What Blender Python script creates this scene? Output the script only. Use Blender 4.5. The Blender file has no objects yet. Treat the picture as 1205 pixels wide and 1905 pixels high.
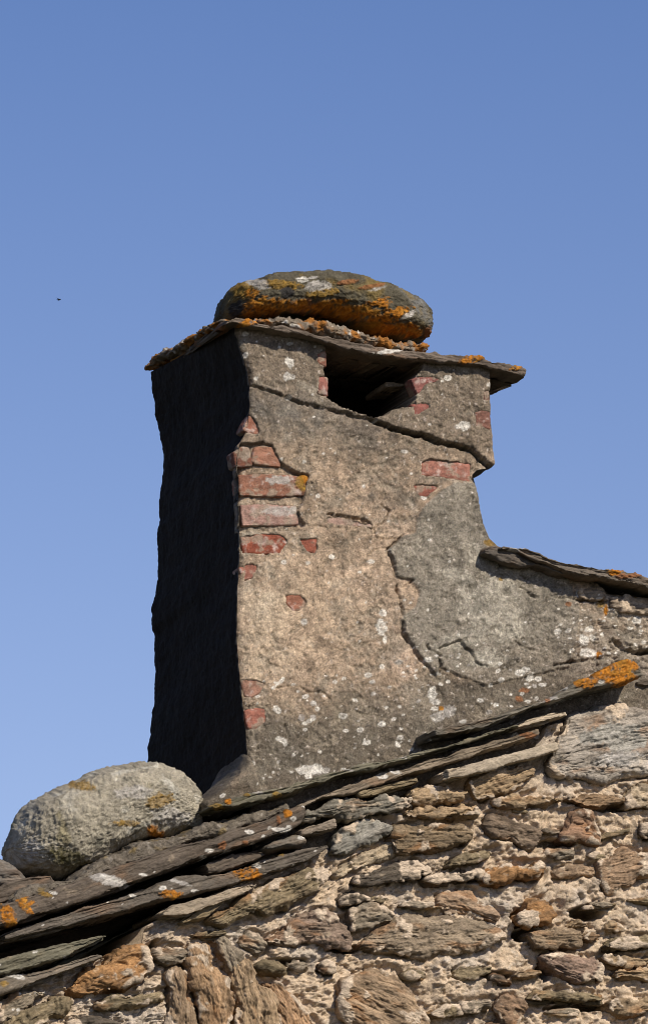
import bpy, math, random
import numpy as np
from mathutils import Vector

# ------------------------------------------------------------------ camera, sky, sun, exposure
SC = bpy.context.scene
YAW, PITCH, DIST, PX = math.radians(20), math.radians(13), 14.0, 0.00125
PW, PH = 1205.0, 1905.0
CZ = 1.6 + DIST * math.sin(PITCH)                  # height of the middle of the picture on the gable plane y = 0
T0 = np.array([0.0, 0.0, CZ])
FWD = np.array([math.sin(YAW) * math.cos(PITCH), math.cos(YAW) * math.cos(PITCH), math.sin(PITCH)])
CAM = T0 - FWD * DIST
RGT = np.array([math.cos(YAW), -math.sin(YAW), 0.0])
UPV = np.cross(RGT, FWD)
cam_d = bpy.data.cameras.new("camera")
cam = bpy.data.objects.new("camera", cam_d)
SC.collection.objects.link(cam)
cam.location = CAM
cam.rotation_euler = Vector(FWD).to_track_quat('-Z', 'Y').to_euler()
cam_d.sensor_fit = 'VERTICAL'
cam_d.sensor_height = 36
cam_d.lens = 36 * DIST / (PH * PX)
cam_d.clip_end = 3000
SC.camera = cam

SUN_AZ, SUN_EL = math.radians(20), math.radians(38)      # azimuth east of the gable's outward normal
SUN_DIR = Vector((math.sin(SUN_AZ) * math.cos(SUN_EL), -math.cos(SUN_AZ) * math.cos(SUN_EL), math.sin(SUN_EL)))
world = bpy.data.worlds.new("World")
SC.world = world
world.use_nodes = True
wn, wl = world.node_tree.nodes, world.node_tree.links
sky = wn.new('ShaderNodeTexSky')
sky.sky_type = 'NISHITA'
sky.sun_disc = False
sky.sun_elevation = SUN_EL
sky.sun_rotation = math.pi - SUN_AZ
sky.altitude = 900
sky.air_density = 1.0
sky.dust_density = 0.8
sky.ozone_density = 2.0
wb = wn.new('ShaderNodeVectorMath')              # the camera's white balance leans the clear sky to violet blue
wb.operation = 'MULTIPLY'
wb.inputs[1].default_value = (0.86, 0.94, 1.2)
wl.new(sky.outputs[0], wb.inputs[0])
# thin paling of the lower sky: by elevation, all the way round
wtc, wsx, wmr, wmx, wm2 = (wn.new(t_) for t_ in ('ShaderNodeTexCoord', 'ShaderNodeSeparateXYZ', 'ShaderNodeMapRange', 'ShaderNodeMix', 'ShaderNodeVectorMath'))
wl.new(wtc.outputs['Generated'], wsx.inputs[0])
wl.new(wsx.outputs[2], wmr.inputs[0])
wmr.inputs[1].default_value, wmr.inputs[2].default_value = 0.18, 0.31
wmx.data_type = 'RGBA'
wmx.inputs[6].default_value = (1.5, 1.23, 1.08, 1)
wmx.inputs[7].default_value = (1, 0.98, 1, 1)
wl.new(wmr.outputs[0], wmx.inputs[0])
wm2.operation = 'MULTIPLY'
wl.new(wb.outputs[0], wm2.inputs[0])
wl.new(wmx.outputs[2], wm2.inputs[1])
wl.new(wm2.outputs[0], wn['Background'].inputs[0])
wn['Background'].inputs[1].default_value = 0.087
sun_d = bpy.data.lights.new("sun", 'SUN')
sun_d.energy = 4.9
sun_d.angle = math.radians(0.53)
sun_d.color = (1.0, 0.91, 0.78)
sun = bpy.data.objects.new("sun", sun_d)
SC.collection.objects.link(sun)
sun.rotation_euler = (-SUN_DIR).to_track_quat('-Z', 'Y').to_euler()
sun.location = (3, -8, 12)
SC.view_settings.view_transform = 'Standard'
SC.view_settings.look = 'None'
SC.view_settings.exposure = 0.12
SC.view_settings.gamma = 1
SC.cycles.max_bounces = 6
SC.cycles.filter_width = 0.95

# ------------------------------------------------------------------ helpers
rng = np.random.RandomState(7)
PERM = np.concatenate([rng.permutation(256)] * 2).astype(np.int32)
GRAD = rng.normal(size=(256, 3)).astype(np.float32)
GRAD /= np.linalg.norm(GRAD, axis=1)[:, None]


def pnoise(p, seed=0):
    p = p.astype(np.float32) + np.float32(seed * 17.31)
    i = np.floor(p).astype(np.int32)
    f = p - i
    u = f * f * f * (f * (f * 6 - 15) + 10)
    i &= 255
    out = 0
    for dx in (0, 1):
        wx = u[:, 0] if dx else 1 - u[:, 0]
        px = PERM[(i[:, 0] + dx) & 255]
        for dy in (0, 1):
            wy = wx * (u[:, 1] if dy else 1 - u[:, 1])
            py = PERM[(px + i[:, 1] + dy) & 255]
            for dz in (0, 1):
                w = wy * (u[:, 2] if dz else 1 - u[:, 2])
                g = GRAD[PERM[(py + i[:, 2] + dz) & 255]]
                out = out + w * (g[:, 0] * (f[:, 0] - dx) + g[:, 1] * (f[:, 1] - dy) + g[:, 2] * (f[:, 2] - dz))
    return out * 1.7


def fbm(p, freq, octv=4, gain=0.5, seed=0, ridge=False):
    freq = np.asarray(freq, np.float32)
    out, a, tot = 0, 1.0, 0
    for o in range(octv):
        n = pnoise(p * (freq * 2.03 ** o), seed + o * 3)
        if ridge:
            n = 1 - 2 * np.abs(n)
        out = out + a * n
        tot += a
        a *= gain
    return out / tot


def sm(a, b, x):
    t = np.clip((x - a) / (b - a), 0, 1)
    return t * t * (3 - 2 * t)


def at(pts, y):
    """photo pixels -> world points on the plane at depth y (y scalar or array)"""
    pts = np.atleast_2d(np.asarray(pts, float))
    k = PX / DIST
    d = FWD[None] + RGT[None] * ((pts[:, :1] - PW / 2) * k) + UPV[None] * ((PH / 2 - pts[:, 1:2]) * k)
    t = (np.asarray(y) - CAM[1]) / d[:, 1]
    return CAM[None] + d * t[:, None]


def topx(P):
    v = P - CAM[None]
    w = v @ FWD
    k = PX / DIST
    return np.stack([PW / 2 + (v @ RGT) / w / k, PH / 2 - (v @ UPV) / w / k], 1)


def segdist(q, poly, closed=False):
    poly = np.asarray(poly, float)
    d = np.full(len(q), 1e9)
    n = len(poly)
    for i in range(n if closed else n - 1):
        a, b = poly[i], poly[(i + 1) % n]
        ab = b - a
        t = np.clip(((q - a) @ ab) / max(ab @ ab, 1e-9), 0, 1)
        d = np.minimum(d, np.hypot(*(q - a - t[:, None] * ab).T))
    return d


def inside(q, poly):
    poly = np.asarray(poly, float)
    r = np.zeros(len(q), bool)
    for i in range(len(poly)):
        (x1, y1), (x2, y2) = poly[i], poly[(i + 1) % len(poly)]
        if y1 == y2:
            continue
        c = ((y1 > q[:, 1]) != (y2 > q[:, 1])) & (q[:, 0] < (x2 - x1) * (q[:, 1] - y1) / (y2 - y1) + x1)
        r ^= c
    return r


def sdf(q, poly):
    d = segdist(q, poly, True)
    return np.where(inside(q, poly), -d, d)


def mesh_obj(name, co, quads, mat, col=None, parent=None, loc=None, rot=None):
    me = bpy.data.meshes.new(name)
    co = np.ascontiguousarray(co, np.float32)
    quads = np.ascontiguousarray(quads, np.int32)
    n, k = quads.shape
    me.vertices.add(len(co))
    me.vertices.foreach_set('co', co.ravel())
    me.loops.add(n * k)
    me.loops.foreach_set('vertex_index', quads.ravel())
    me.polygons.add(n)
    me.polygons.foreach_set('loop_start', np.arange(0, n * k, k, dtype=np.int32))
    me.polygons.foreach_set('use_smooth', np.ones(n, bool))
    me.update(calc_edges=True)
    me.validate()
    if col is not None:
        at_ = me.attributes.new('tint', 'FLOAT_COLOR', 'POINT')
        c4 = np.ones((len(co), 4), np.float32)
        c4[:, :3] = np.clip(col, 0.004, 0.9)
        at_.data.foreach_set('color', c4.ravel())
    me.materials.append(mat)
    o = bpy.data.objects.new(name, me)
    SC.collection.objects.link(o)
    if loc is not None:
        o.location = loc
    if rot is not None:
        o.rotation_euler = rot
    if parent is not None:
        o.parent = parent
    return o


def empty(name, loc=(0, 0, 0)):
    o = bpy.data.objects.new(name, None)
    SC.collection.objects.link(o)
    o.location = loc
    o.empty_display_size = 0.1
    return o


def tag(o, label=None, cat=None, group=None, kind=None):
    if label:
        o['label'] = label
    if cat:
        o['category'] = cat
    if group:
        o['group'] = group
    if kind:
        o['kind'] = kind
    return o


def grid_quads(nr, nc, wrap=False):
    r = np.arange(nr - 1)[:, None]
    c = np.arange(nc if wrap else nc - 1)[None]
    c2 = (c + 1) % nc
    return np.stack([r * nc + c, r * nc + c2, (r + 1) * nc + c2, (r + 1) * nc + c], -1).reshape(-1, 4)


# ------------------------------------------------------------------ materials
def rock_mat(name, grain=900., contrast=0.5, bump=0.5, rough=(0.75, 0.95), spec=0.10, aniso=(1, 1, 1), fleck=0.0, blotch=60., pits=0.0):
    m = bpy.data.materials.new(name)
    m.use_nodes = True
    N, L = m.node_tree.nodes, m.node_tree.links
    b = N['Principled BSDF']
    a = N.new('ShaderNodeAttribute')
    a.attribute_name = 'tint'
    tc = N.new('ShaderNodeTexCoord')
    mp = N.new('ShaderNodeMapping')
    mp.inputs['Scale'].default_value = aniso
    L.new(tc.outputs['Object'], mp.inputs[0])

    def noise(scale, det, rg=0.6):
        n = N.new('ShaderNodeTexNoise')
        n.inputs['Scale'].default_value = scale
        n.inputs['Detail'].default_value = det
        n.inputs['Roughness'].default_value = rg
        L.new(mp.outputs[0], n.inputs['Vector'])
        return n
    n1, n2 = noise(grain, 3, 0.7), noise(blotch, 6, 0.65)

    def rng_(src, f0, f1, t0, t1):
        r = N.new('ShaderNodeMapRange')
        for k, v in zip((1, 2, 3, 4), (f0, f1, t0, t1)):
            r.inputs[k].default_value = v
        L.new(src, r.inputs[0])
        return r.outputs[0]

    def math_(op, x, y):
        q = N.new('ShaderNodeMath')
        q.operation = op
        for k, v in enumerate((x, y)):
            if isinstance(v, (int, float)):
                q.inputs[k].default_value = v
            else:
                L.new(v, q.inputs[k])
        return q.outputs[0]
    f = math_('MULTIPLY', rng_(n1.outputs[0], 0.28, 0.72, 1 - contrast, 1 + contrast),
              rng_(n2.outputs[0], 0.3, 0.7, 1 - contrast * 0.7, 1 + contrast * 0.7))
    if pits:
        n4 = noise(grain * 1.6, 2, 0.6)
        f = math_('MULTIPLY', f, math_('MULTIPLY', rng_(n4.outputs[0], 0.57, 0.64, 1.0, 1.0 - pits), rng_(n4.outputs[0], 0.36, 0.43, 1.0 + pits, 1.0)))
    vm = N.new('ShaderNodeVectorMath')
    vm.operation = 'SCALE'
    L.new(a.outputs['Color'], vm.inputs[0])
    L.new(f, vm.inputs['Scale'])
    L.new(vm.outputs[0], b.inputs['Base Color'])
    if fleck:
        v = N.new('ShaderNodeTexVoronoi')
        v.inputs['Scale'].default_value = grain * 0.5
        L.new(mp.outputs[0], v.inputs['Vector'])
        sx = N.new('ShaderNodeSeparateColor')
        L.new(v.outputs['Color'], sx.inputs[0])
        L.new(rng_(sx.outputs[0], 1 - fleck, 1 - fleck + 0.05, rough[1], 0.28), b.inputs['Roughness'])
    else:
        L.new(rng_(n2.outputs[0], 0.3, 0.7, rough[0], rough[1]), b.inputs['Roughness'])
    b.inputs['Specular IOR Level'].default_value = spec
    h = math_('ADD', math_('MULTIPLY', n1.outputs[0], 0.35), math_('MULTIPLY', noise(grain * 0.3, 5, 0.7).outputs[0], 1.0))
    bp = N.new('ShaderNodeBump')
    bp.inputs['Strength'].default_value = bump
    bp.inputs['Distance'].default_value = 0.004
    L.new(h, bp.inputs['Height'])
    L.new(bp.outputs[0], b.inputs['Normal'])
    return m


M_PLASTER = rock_mat('weathered_plaster', 330, 0.45, 0.9, pits=.45)
M_BRICK = rock_mat('old_brick', 450, 0.4, 0.7, pits=.3)
M_MORTAR = rock_mat('lime_mortar', 450, 0.32, 0.95, pits=.3)
M_SCHIST = rock_mat('schist', 420, 0.5, 0.8, aniso=(0.4, 0.7, 1.4), spec=0.22, fleck=0.12)
M_SLATE = rock_mat('slate', 500, 0.34, 0.6, aniso=(0.3, 0.7, 1.5), spec=0.12)
M_BOULDER = rock_mat('boulder_rock', 420, 0.42, 0.9, spec=0.1, pits=.35)
M_EARTH = rock_mat('earth', 3, 0.4, 0.3, blotch=0.4)
M_BIRD = rock_mat('dark_feather', 40, 0.2, 0.1)

A3 = lambda *c: np.array(c, np.float32)
ORANGE, OCHRE, WHITE, PALE = A3(.30, .115, .014), A3(.22, .13, .025), A3(.56, .53, .47), A3(.36, .335, .30)
SPOTC = {'o': ORANGE, 'y': OCHRE, 'w': WHITE, 'p': PALE, 'r': A3(.20, .085, .035), 'k': A3(.03, .028, .026), 'm': A3(.07, .06, .02)}


def blobs(col, q, spots, seed=0):
    """lichen, stains and painted shade with a ragged edge; spot = (x, y, rx, ry, angle in degrees, kind)"""
    for i, s in enumerate(spots):
        cx, cy, rx, ry, an, kd = s
        R = max(rx, ry) * 1.9
        idx = np.where((np.abs(q[:, 0] - cx) < R) & (np.abs(q[:, 1] - cy) < R))[0]
        if not len(idx):
            continue
        d = q[idx] - (cx, cy)
        a = math.radians(-an)
        u = (d[:, 0] * math.cos(a) - d[:, 1] * -math.sin(a) * -1) if False else d[:, 0] * math.cos(a) + d[:, 1] * math.sin(a)
        v = -d[:, 0] * math.sin(a) + d[:, 1] * math.cos(a)
        p3 = np.stack([q[idx, 0], q[idx, 1], np.full(len(idx), i * 7.7 + seed)], 1)
        big = min(1.0, R / 30)
        r = np.hypot(u / rx, v / ry) + (0.25 + 0.35 * big) * fbm(p3, 0.11, 3, 0.6, 3) + 0.2 * big * fbm(p3, 0.035, 1, .5, 9)
        r = r + (.28 if kd in 'yp' else .14) * fbm(p3, 0.3, 2, .6, 12)
        m = 1 - sm(0.78, 1.04, r)
        c = SPOTC[kd]
        var = 1 + 0.45 * fbm(p3, 0.16, 2, 0.6, 5)
        cc = c[None] * var[:, None]
        if kd == 'o':
            t = sm(-0.1, 0.5, fbm(p3, 0.05, 2, 0.5, 15))[:, None]
            cc = cc * (1 - 0.35 * t) + np.array([.30, .19, .04]) * 0.35 * t
        if kd == 'o' and max(rx, ry) > 11:
            g_ = fbm(p3, .11, 3, .65, 31)
            m = m * sm(-.42, -.05, g_)
            cc = cc * (1 + .9 * fbm(p3, .25, 2, .6, 32))[:, None].clip(.35, 1.7)
        if kd == 'w':
            m = m * .85 * (1 - (.45 * sm(.5, .2, r) if rx > 4.5 else 0))
        if kd in 'ymp':
            m = m * (.75 + .4 * fbm(p3, .12, 2, .6, 21)).clip(.2, 1)
        if kd == 'r':
            m = m * .8
        col[idx] = col[idx] * (1 - m[:, None]) + cc * m[:, None]
    return col


def rock_color(p, base, seed, rust=0.5, dark=0.5, pale=0.3, layer=70.):
    """bands along local x, rusty and dark stains, pale crust"""
    w = p.copy()
    w[:, 2] += 0.010 * fbm(p, 18, 2, .5, seed + 40)
    n1 = fbm(w, (5, 8, layer), 3, 0.6, seed)
    col = np.asarray(base, np.float32)[None] * (1 + 0.55 * n1)[:, None]
    r = sm(0.05, 0.5, fbm(w, (9, 12, 28), 3, .55, seed + 11)) * rust
    col = col * (1 - r[:, None]) + A3(.25, .125, .05)[None] * (1 + .5 * n1)[:, None] * r[:, None]
    d = sm(0.02, 0.45, fbm(p, (12, 16, 30), 4, .6, seed + 23)) * dark
    col = col * (1 - d[:, None]) + A3(.06, .046, .034)[None] * d[:, None]
    q = sm(0.25, 0.5, fbm(p, (22, 26, 40), 4, .65, seed + 31)) * pale
    col = col * (1 - q[:, None]) + A3(.42, .35, .262)[None] * q[:, None]
    return np.clip(col * A3(1.05, 1.0, .92)[None], .010, .8)


# ------------------------------------------------------------------ loft: a rock or slab from an upper and a lower outline
CROP = {'A': (0, 1350, 2.41), 'B': (250, 1550, 2.41), 'C': (400, 1200, 2.678), 'D': (750, 1200, 2.648), 'E': (700, 1450, 2.386),
        'F': (600, 850, 1.992), 'G': (250, 480, 3.0125), 'H': (600, 480, 3.0125), 'I': (250, 850, 3.0125), 'P': (0, 0, 1.0)}


def cr(c, pts):
    x, y, s = CROP[c]
    a = np.asarray(pts, float).reshape(-1, 2)
    return a / s + (x, y)


_seed = [0]


def loft(name, U, L, y0, y1, base, mat, parent=None, q=5., er=0.006, dr=0.03, dn=3., amp=0.004, strat=0.004, rust=.5, dark=.5, pale=.3,
         layer=70., spots=(), step=0.0024, vert=False, yref=None, tilt=0.0, white=0, colfn=None, lump=14., ledge=0.0, jit=0.0, skew=0.0, smear=0.0, chips=0.0, rough=0.0009, groove=0.0):
    """U, L: upper and lower outline in photo pixels (left and right outline when vert)"""
    _seed[0] += 1
    sd = _seed[0]
    yr = y0 if yref is None else yref
    Uw, Lw = at(U, yr)[:, [0, 2]], at(L, yr)[:, [0, 2]]
    a0, a1 = (Uw[0] + Lw[0]) / 2, (Uw[-1] + Lw[-1]) / 2
    ax = (a1 - a0) / np.linalg.norm(a1 - a0)
    az = np.array([-ax[1], ax[0]])
    c = (a0 + a1) / 2
    ul, ll = np.stack([(Uw - c) @ ax, (Uw - c) @ az], 1), np.stack([(Lw - c) @ ax, (Lw - c) @ az], 1)
    if ul[:, 1].mean() < ll[:, 1].mean():
        ul, ll = ll, ul
    ul, ll = ul[np.argsort(ul[:, 0])], ll[np.argsort(ll[:, 0])]
    x0, x1 = min(ul[0, 0], ll[0, 0]), max(ul[-1, 0], ll[-1, 0])
    ln = x1 - x0
    n = int(np.clip(ln / step, 14, 420))
    t = np.linspace(-1, 1, n)
    t = np.sign(t) * (1 - (1 - np.abs(t)) ** 1.0)
    ends = 1 - np.array([0, .04, .14, .3, .55]) * min(er, ln / 4) / ln * 2
    t = np.concatenate([-ends, t[1:-1][np.abs(t[1:-1]) < ends[-1]], ends[::-1]])
    n = len(t)
    xs = x0 + (t + 1) / 2 * ln
    # round the polyline a little so that outlines do not look faceted
    def outl(pl):
        xx = np.linspace(x0, x1, 600)
        zz = np.interp(xx, pl[:, 0], pl[:, 1])
        k = max(3, int((0.016 if mat is M_BOULDER else 0.006) / (ln / 600)))
        k = min(k, 60)
        ker = np.hanning(k + 2)[1:-1]
        ker /= ker.sum()
        zp = np.pad(zz, k, mode='edge')
        zz = np.convolve(zp, ker, 'same')[k:-k]
        return np.interp(xs, xx, zz)
    top, bot = outl(ul), outl(ll)
    p1 = np.stack([xs, np.zeros(n), np.full(n, sd * 3.3)], 1)
    top = top + jit * fbm(p1, 40, 3, .6, 1)
    bot = bot + jit * fbm(p1 + 9.1, 40, 3, .6, 2)
    hh = np.maximum((top - bot) / 2, 0.0015)
    mid = (top + bot) / 2
    de = np.minimum(xs - x0, x1 - xs)
    er = min(er, ln / 4)
    e = np.sqrt(np.clip(1 - (1 - np.clip(de / er, 0, 1)) ** 2, 0, 1))
    drr = min(dr, ln / 2)
    ed = np.clip(1 - (1 - np.clip(de / drr, 0, 1)) ** dn, 0, 1) ** (1 / dn)
    hd, ym = (y1 - y0) / 2, (y0 + y1) / 2
    hmax = hh.max()
    mf = int(np.clip(2 * hmax / step * 1.4, 16, 150))
    mb = int(np.clip(mf * 0.5, 10, 40))
    # front half gets most of the points: by arc length on the front face, sides, back
    ph = np.concatenate([np.linspace(-math.pi, 0, mf, endpoint=False), np.linspace(0, math.pi, mb, endpoint=False)])
    ph = ph + 0.0
    # walk phi so that front (sin<0) samples are even in z
    zz = np.cos(ph)
    yy = np.sin(ph)
    fz = np.linspace(-1, 1, mf, endpoint=False)
    # front: z even, y from the superellipse; then corners handled by extra samples
    f_edge = 1 - np.array([0, .002, .01, .03, .07, .12])
    zf = np.concatenate([-f_edge, fz[(np.abs(fz) < f_edge[-1])], f_edge[::-1]])
    yf = -np.clip(1 - np.abs(zf) ** q, 0, 1) ** (1 / q)
    bz = np.concatenate([f_edge[1:], np.linspace(f_edge[-1], -f_edge[-1], mb)[1:-1], -f_edge[1:][::-1]])
    # a few points along the long top and bottom faces
    yb = np.clip(1 - np.abs(bz) ** q, 0, 1) ** (1 / q)
    sides = int(np.clip(hd * 2 / 0.006, 4, 60))
    zz, yy = [], []
    zz += list(zf)
    yy += list(yf)
    big = hd > 2.5 * hmax
    if big:
        yl = np.linspace(0, 1, sides + 2)[1:-1] ** 1.4
        y_f0, y_b0 = yf[-2], yb[0]
        yl2 = y_f0 + (y_b0 - y_f0) * yl
        zz += list(np.clip(1 - np.abs(yl2) ** q, 0, 1) ** (1 / q))
        yy += list(yl2)
    zz += list(bz)
    yy += list(yb)
    if big:
        zz += list(-np.clip(1 - np.abs(yl2[::-1]) ** q, 0, 1) ** (1 / q))
        yy += list(yl2[::-1])
    zz, yy = np.array(zz), np.array(yy)
    m = len(zz)
    X = np.repeat(xs[:, None], m, 1)
    Z = mid[:, None] + (hh * e)[:, None] * zz[None]
    Y = ym + (hd * ed)[:, None] * yy[None]
    if q > 4.5 and dr < 0.02:
        Y = ym + hd * np.where(yy[None] < 0, ed[:, None] * yy[None], yy[None] * ed[:, None])
    Z = Z + tilt * (Y - y0)
    if skew:
        X = X + skew * np.clip((Y - y0) / (y1 - y0), 0, 1) * (1 - (X - x0) / ln)
    P = np.stack([X, Y, Z], -1)
    dA = np.gradient(P, axis=0)
    Pw = np.concatenate([P[:, -1:], P, P[:, :1]], 1)
    dB = (Pw[:, 2:] - Pw[:, :-2]) / 2
    Nn = np.cross(dA, dB)
    ll_ = np.linalg.norm(Nn, axis=-1, keepdims=True)
    Nn = np.where(ll_ > 1e-12, Nn / np.maximum(ll_, 1e-12), 0)
    cen = np.stack([xs, np.full(n, ym), mid], -1)[:, None]
    if (Nn * (P - cen)).sum() < 0:
        Nn = -Nn
    F = P.reshape(-1, 3)
    NF = Nn.reshape(-1, 3)
    w = F.copy()
    w[:, 2] += 0.008 * fbm(F, 16, 2, .5, sd + 70)
    lay = fbm(w, (4, 6, layer), 3, .6, sd)
    d = amp * fbm(F, lump, 4, .55, sd + 5) * 1.6
    fr = np.clip(-NF[:, 1], 0, 1)
    d = d - strat * (np.round(lay * 3) / 3 * .6 + lay * .6) * (0.35 + 0.65 * fr) + strat * .6 * fbm(F, (40, 60, 160), 2, .6, sd + 8)
    if ledge:
        s_ = fbm(w, (2.5, 3, layer * .55), 2, .5, sd + 90)
        d = d - ledge * sm(-.05, .12, s_) * fr
    d = d + rough * fbm(F, 135, 3, .68, sd + 60)
    gv = 0
    if groove:
        gv = sm(.62, .9, fbm(w, (5, 7, layer * 1.3), 2, .5, sd + 33, True)) * sm(-.3, .3, fbm(F, 11, 2, .5, sd + 34))
        d = d - groove * gv
    if chips:
        cn = fbm(F, (13, 15, 22), 3, .5, sd + 37) * 4.5
        cfl = np.floor(cn)
        d = d + chips * (cfl + sm(.38, .62, cn - cfl)) * .5
    if smear:
        eg = np.tile(np.abs(zz) ** 3, n) * .22 + np.repeat(sm(.03, .0, de), m) * .2
        ms = sm(.0, .10, fbm(F, 15, 4, .6, sd + 200) - (.34 - smear * .32) + eg) * sm(.2, .5, fr)
        d = d * (1 - .6 * ms) + ms * (.004 + .005 * fbm(F, 42, 3, .6, sd + 201) + .002 * fbm(F, 130, 2, .6, sd + 202))
    V = F + NF * d[:, None]
    if colfn:
        col = colfn(F, sd)
    else:
        col = rock_color(F, base, sd, rust, dark, pale, layer)
        if groove:
            col = col * (1 - .45 * gv)[:, None]
        if smear:
            mc = A3(.44, .35, .255)[None] * (1 + .3 * fbm(F, 50, 3, .6, sd + 203))[:, None]
            col = col * (1 - ms[:, None]) + mc * ms[:, None]
    W = np.stack([c[0] + V[:, 0] * ax[0] + V[:, 2] * az[0], V[:, 1], c[1] + V[:, 0] * ax[1] + V[:, 2] * az[1]], 1)
    qx = topx(W)
    if white:
        rs = random.Random(sd)
        sp = []
        for k in range(white):
            i = rs.randrange(len(qx))
            r = min(4.5, 1.2 + rs.expovariate(1.1))
            sp.append((qx[i, 0], qx[i, 1], r * rs.uniform(1, 2), r, rs.uniform(0, 40), 'w'))
        col = blobs(col, qx, sp, sd)
    col = blobs(col, qx, spots, sd)
    if mat in (M_BOULDER,) or any(s[5] == 'o' for s in spots):
        # thick lichen stands proud of the rock
        om = (col[:, 0] > 3.2 * np.maximum(col[:, 2], .01)) & (col[:, 0] > .15)
        V = V + NF * (om * (0.0025 + 0.002 * fbm(F, 150, 2, .6, sd)))[:, None]
    quads = grid_quads(n, m, True)
    return mesh_obj(name, V, quads, mat, col, parent, (c[0], 0, c[1]), (0, -math.atan2(ax[1], ax[0]), 0))


def reloc(o, root):
    """keep a part where it is in the world while it hangs under its thing"""
    o.parent = root
    o.location = Vector(o.location) - Vector(root.location)
    return o

# ------------------------------------------------------------------ ground
gs = 400.0
gx = np.linspace(-1, 1, 41)
gx = np.sign(gx) * np.abs(gx) ** 2.2 * gs
GX, GY = np.meshgrid(gx, gx)
gp = np.stack([GX.ravel(), GY.ravel(), 0 * GX.ravel()], 1)
gp[:, 2] = 0.25 * fbm(gp, .03, 3, .5, 4) * np.clip((np.hypot(gp[:, 0], gp[:, 1]) - 8) / 30, 0, 1)
tag(mesh_obj('ground', gp, grid_quads(41, 41), M_EARTH, np.tile(A3(.06, .06, .035), (len(gp), 1))), kind='structure')

# ------------------------------------------------------------------ chimney body
YC, DC = 0.03, 0.58
FL = [(437, 603), (440, 625), (452, 660), (462, 690), (466, 720), (466, 760), (460, 800), (447, 826), (443, 850), (444, 905), (446, 950), (447, 1000),
      (446, 1050), (443, 1100), (442, 1180), (447, 1250), (455, 1330), (460, 1380), (464, 1430), (470, 1500), (474, 1620)]
FR = [(905, 684), (906, 740), (908, 790), (912, 830), (916, 866), (914, 871), (886, 874), (877, 884), (884, 905), (889, 940), (897, 975), (908, 1003),
      (930, 1024), (1000, 1044), (1075, 1062), (1110, 1085), (1130, 1104), (1205, 1112), (1345, 1140), (1350, 1400), (1350, 1640)]
BLP = [(281, 682), (284, 720), (290, 760), (297, 790), (303, 850), (301, 880), (300, 905), (297, 930), (299, 968), (293, 985), (293, 1020), (294, 1050),
       (292, 1080), (285, 1130), (282, 1168), (291, 1185), (288, 1215), (291, 1250), (287, 1310), (278, 1350), (274, 1390), (274, 1415), (272, 1500), (270, 1800)]
NRW = 480
tt = np.linspace(0, 1, NRW)


def line_t(pts, y, p0, p1):
    w = at(pts, y)[:, [0, 2]]
    z0, z1 = at([(pts[0][0], p0)], y)[0, 2], at([(pts[0][0], p1)], y)[0, 2]
    z = z0 + (z1 - z0) * tt
    o = np.argsort(w[:, 1])
    return np.interp(z, w[o, 1], w[o, 0]), z


xl, zl = line_t(FL, YC, 1612, 607)
xr, zr = line_t(FR, YC, 1632, 686)
xb, zb_ = line_t(BLP, YC + DC, 1790, 692)
ztop_fix = None
NF_, NRt, NBk, NL_ = 520, 44, 24, 150
edge = np.stack([tt * 0, tt * 0, zl], 1)
xl = xl + 0.0035 * fbm(edge, 22, 4, .6, 61)
xr = xr + 0.0025 * fbm(edge, 30, 3, .6, 62)
xb = xb + 0.0030 * fbm(edge, 16, 5, .62, 63)
u = np.linspace(0, 1, NF_, endpoint=False)
FX = np.minimum(xl[:, None] + (xr.max() + .01 - xl[:, None]) * u, xr[:, None])
FZ = zl[:, None] + (zr - zl)[:, None] * np.clip((FX - xl[:, None]) / (at([(905, 800)], YC)[0, 0] - xl[:, None]), 0, 1)
FY = np.full_like(FX, YC)
u = np.linspace(0, 1, NRt, endpoint=False)
zbr = zb_ * 0 + zr
RX = np.repeat(xr[:, None], NRt, 1)
RY = np.tile(YC + DC * u, (NRW, 1))
RZ = np.repeat(zr[:, None], NRt, 1)
u = np.linspace(0, 1, NBk, endpoint=False)
BX = xr[:, None] * (1 - u) + xb[:, None] * u
BZ = zr[:, None] * (1 - u) + zb_[:, None] * u
BY = np.full_like(BX, YC + DC)
u = np.linspace(0, 1, NL_, endpoint=False)
LX = xb[:, None] * (1 - u) + xl[:, None] * u
LZ = zb_[:, None] * (1 - u) + zl[:, None] * u
LY = np.tile(YC + DC * (1 - u), (NRW, 1))
P = np.stack([np.concatenate(a, 1) for a in ((FX, RX, BX, LX), (FY, RY, BY, LY), (FZ, RZ, BZ, LZ))], -1)
NC = P.shape[1]
side = np.concatenate([np.zeros(NF_), np.ones(NRt), np.full(NBk, 2), np.full(NL_, 3)])
V = P.reshape(-1, 3).copy()
sid = np.tile(side, NRW)
front = sid == 0
fi = np.where(front)[0]
F = V[fi]
Q = topx(F)
Q3 = np.concatenate([Q, np.zeros((len(Q), 1))], 1)
Qw = Q + np.stack([2.6 * fbm(Q3, .06, 3, .6, 41), 2.6 * fbm(Q3, .06, 3, .6, 42)], 1) + np.stack([1.5 * fbm(Q3, .22, 2, .6, 43), 1.5 * fbm(Q3, .22, 2, .6, 44)], 1)

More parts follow.
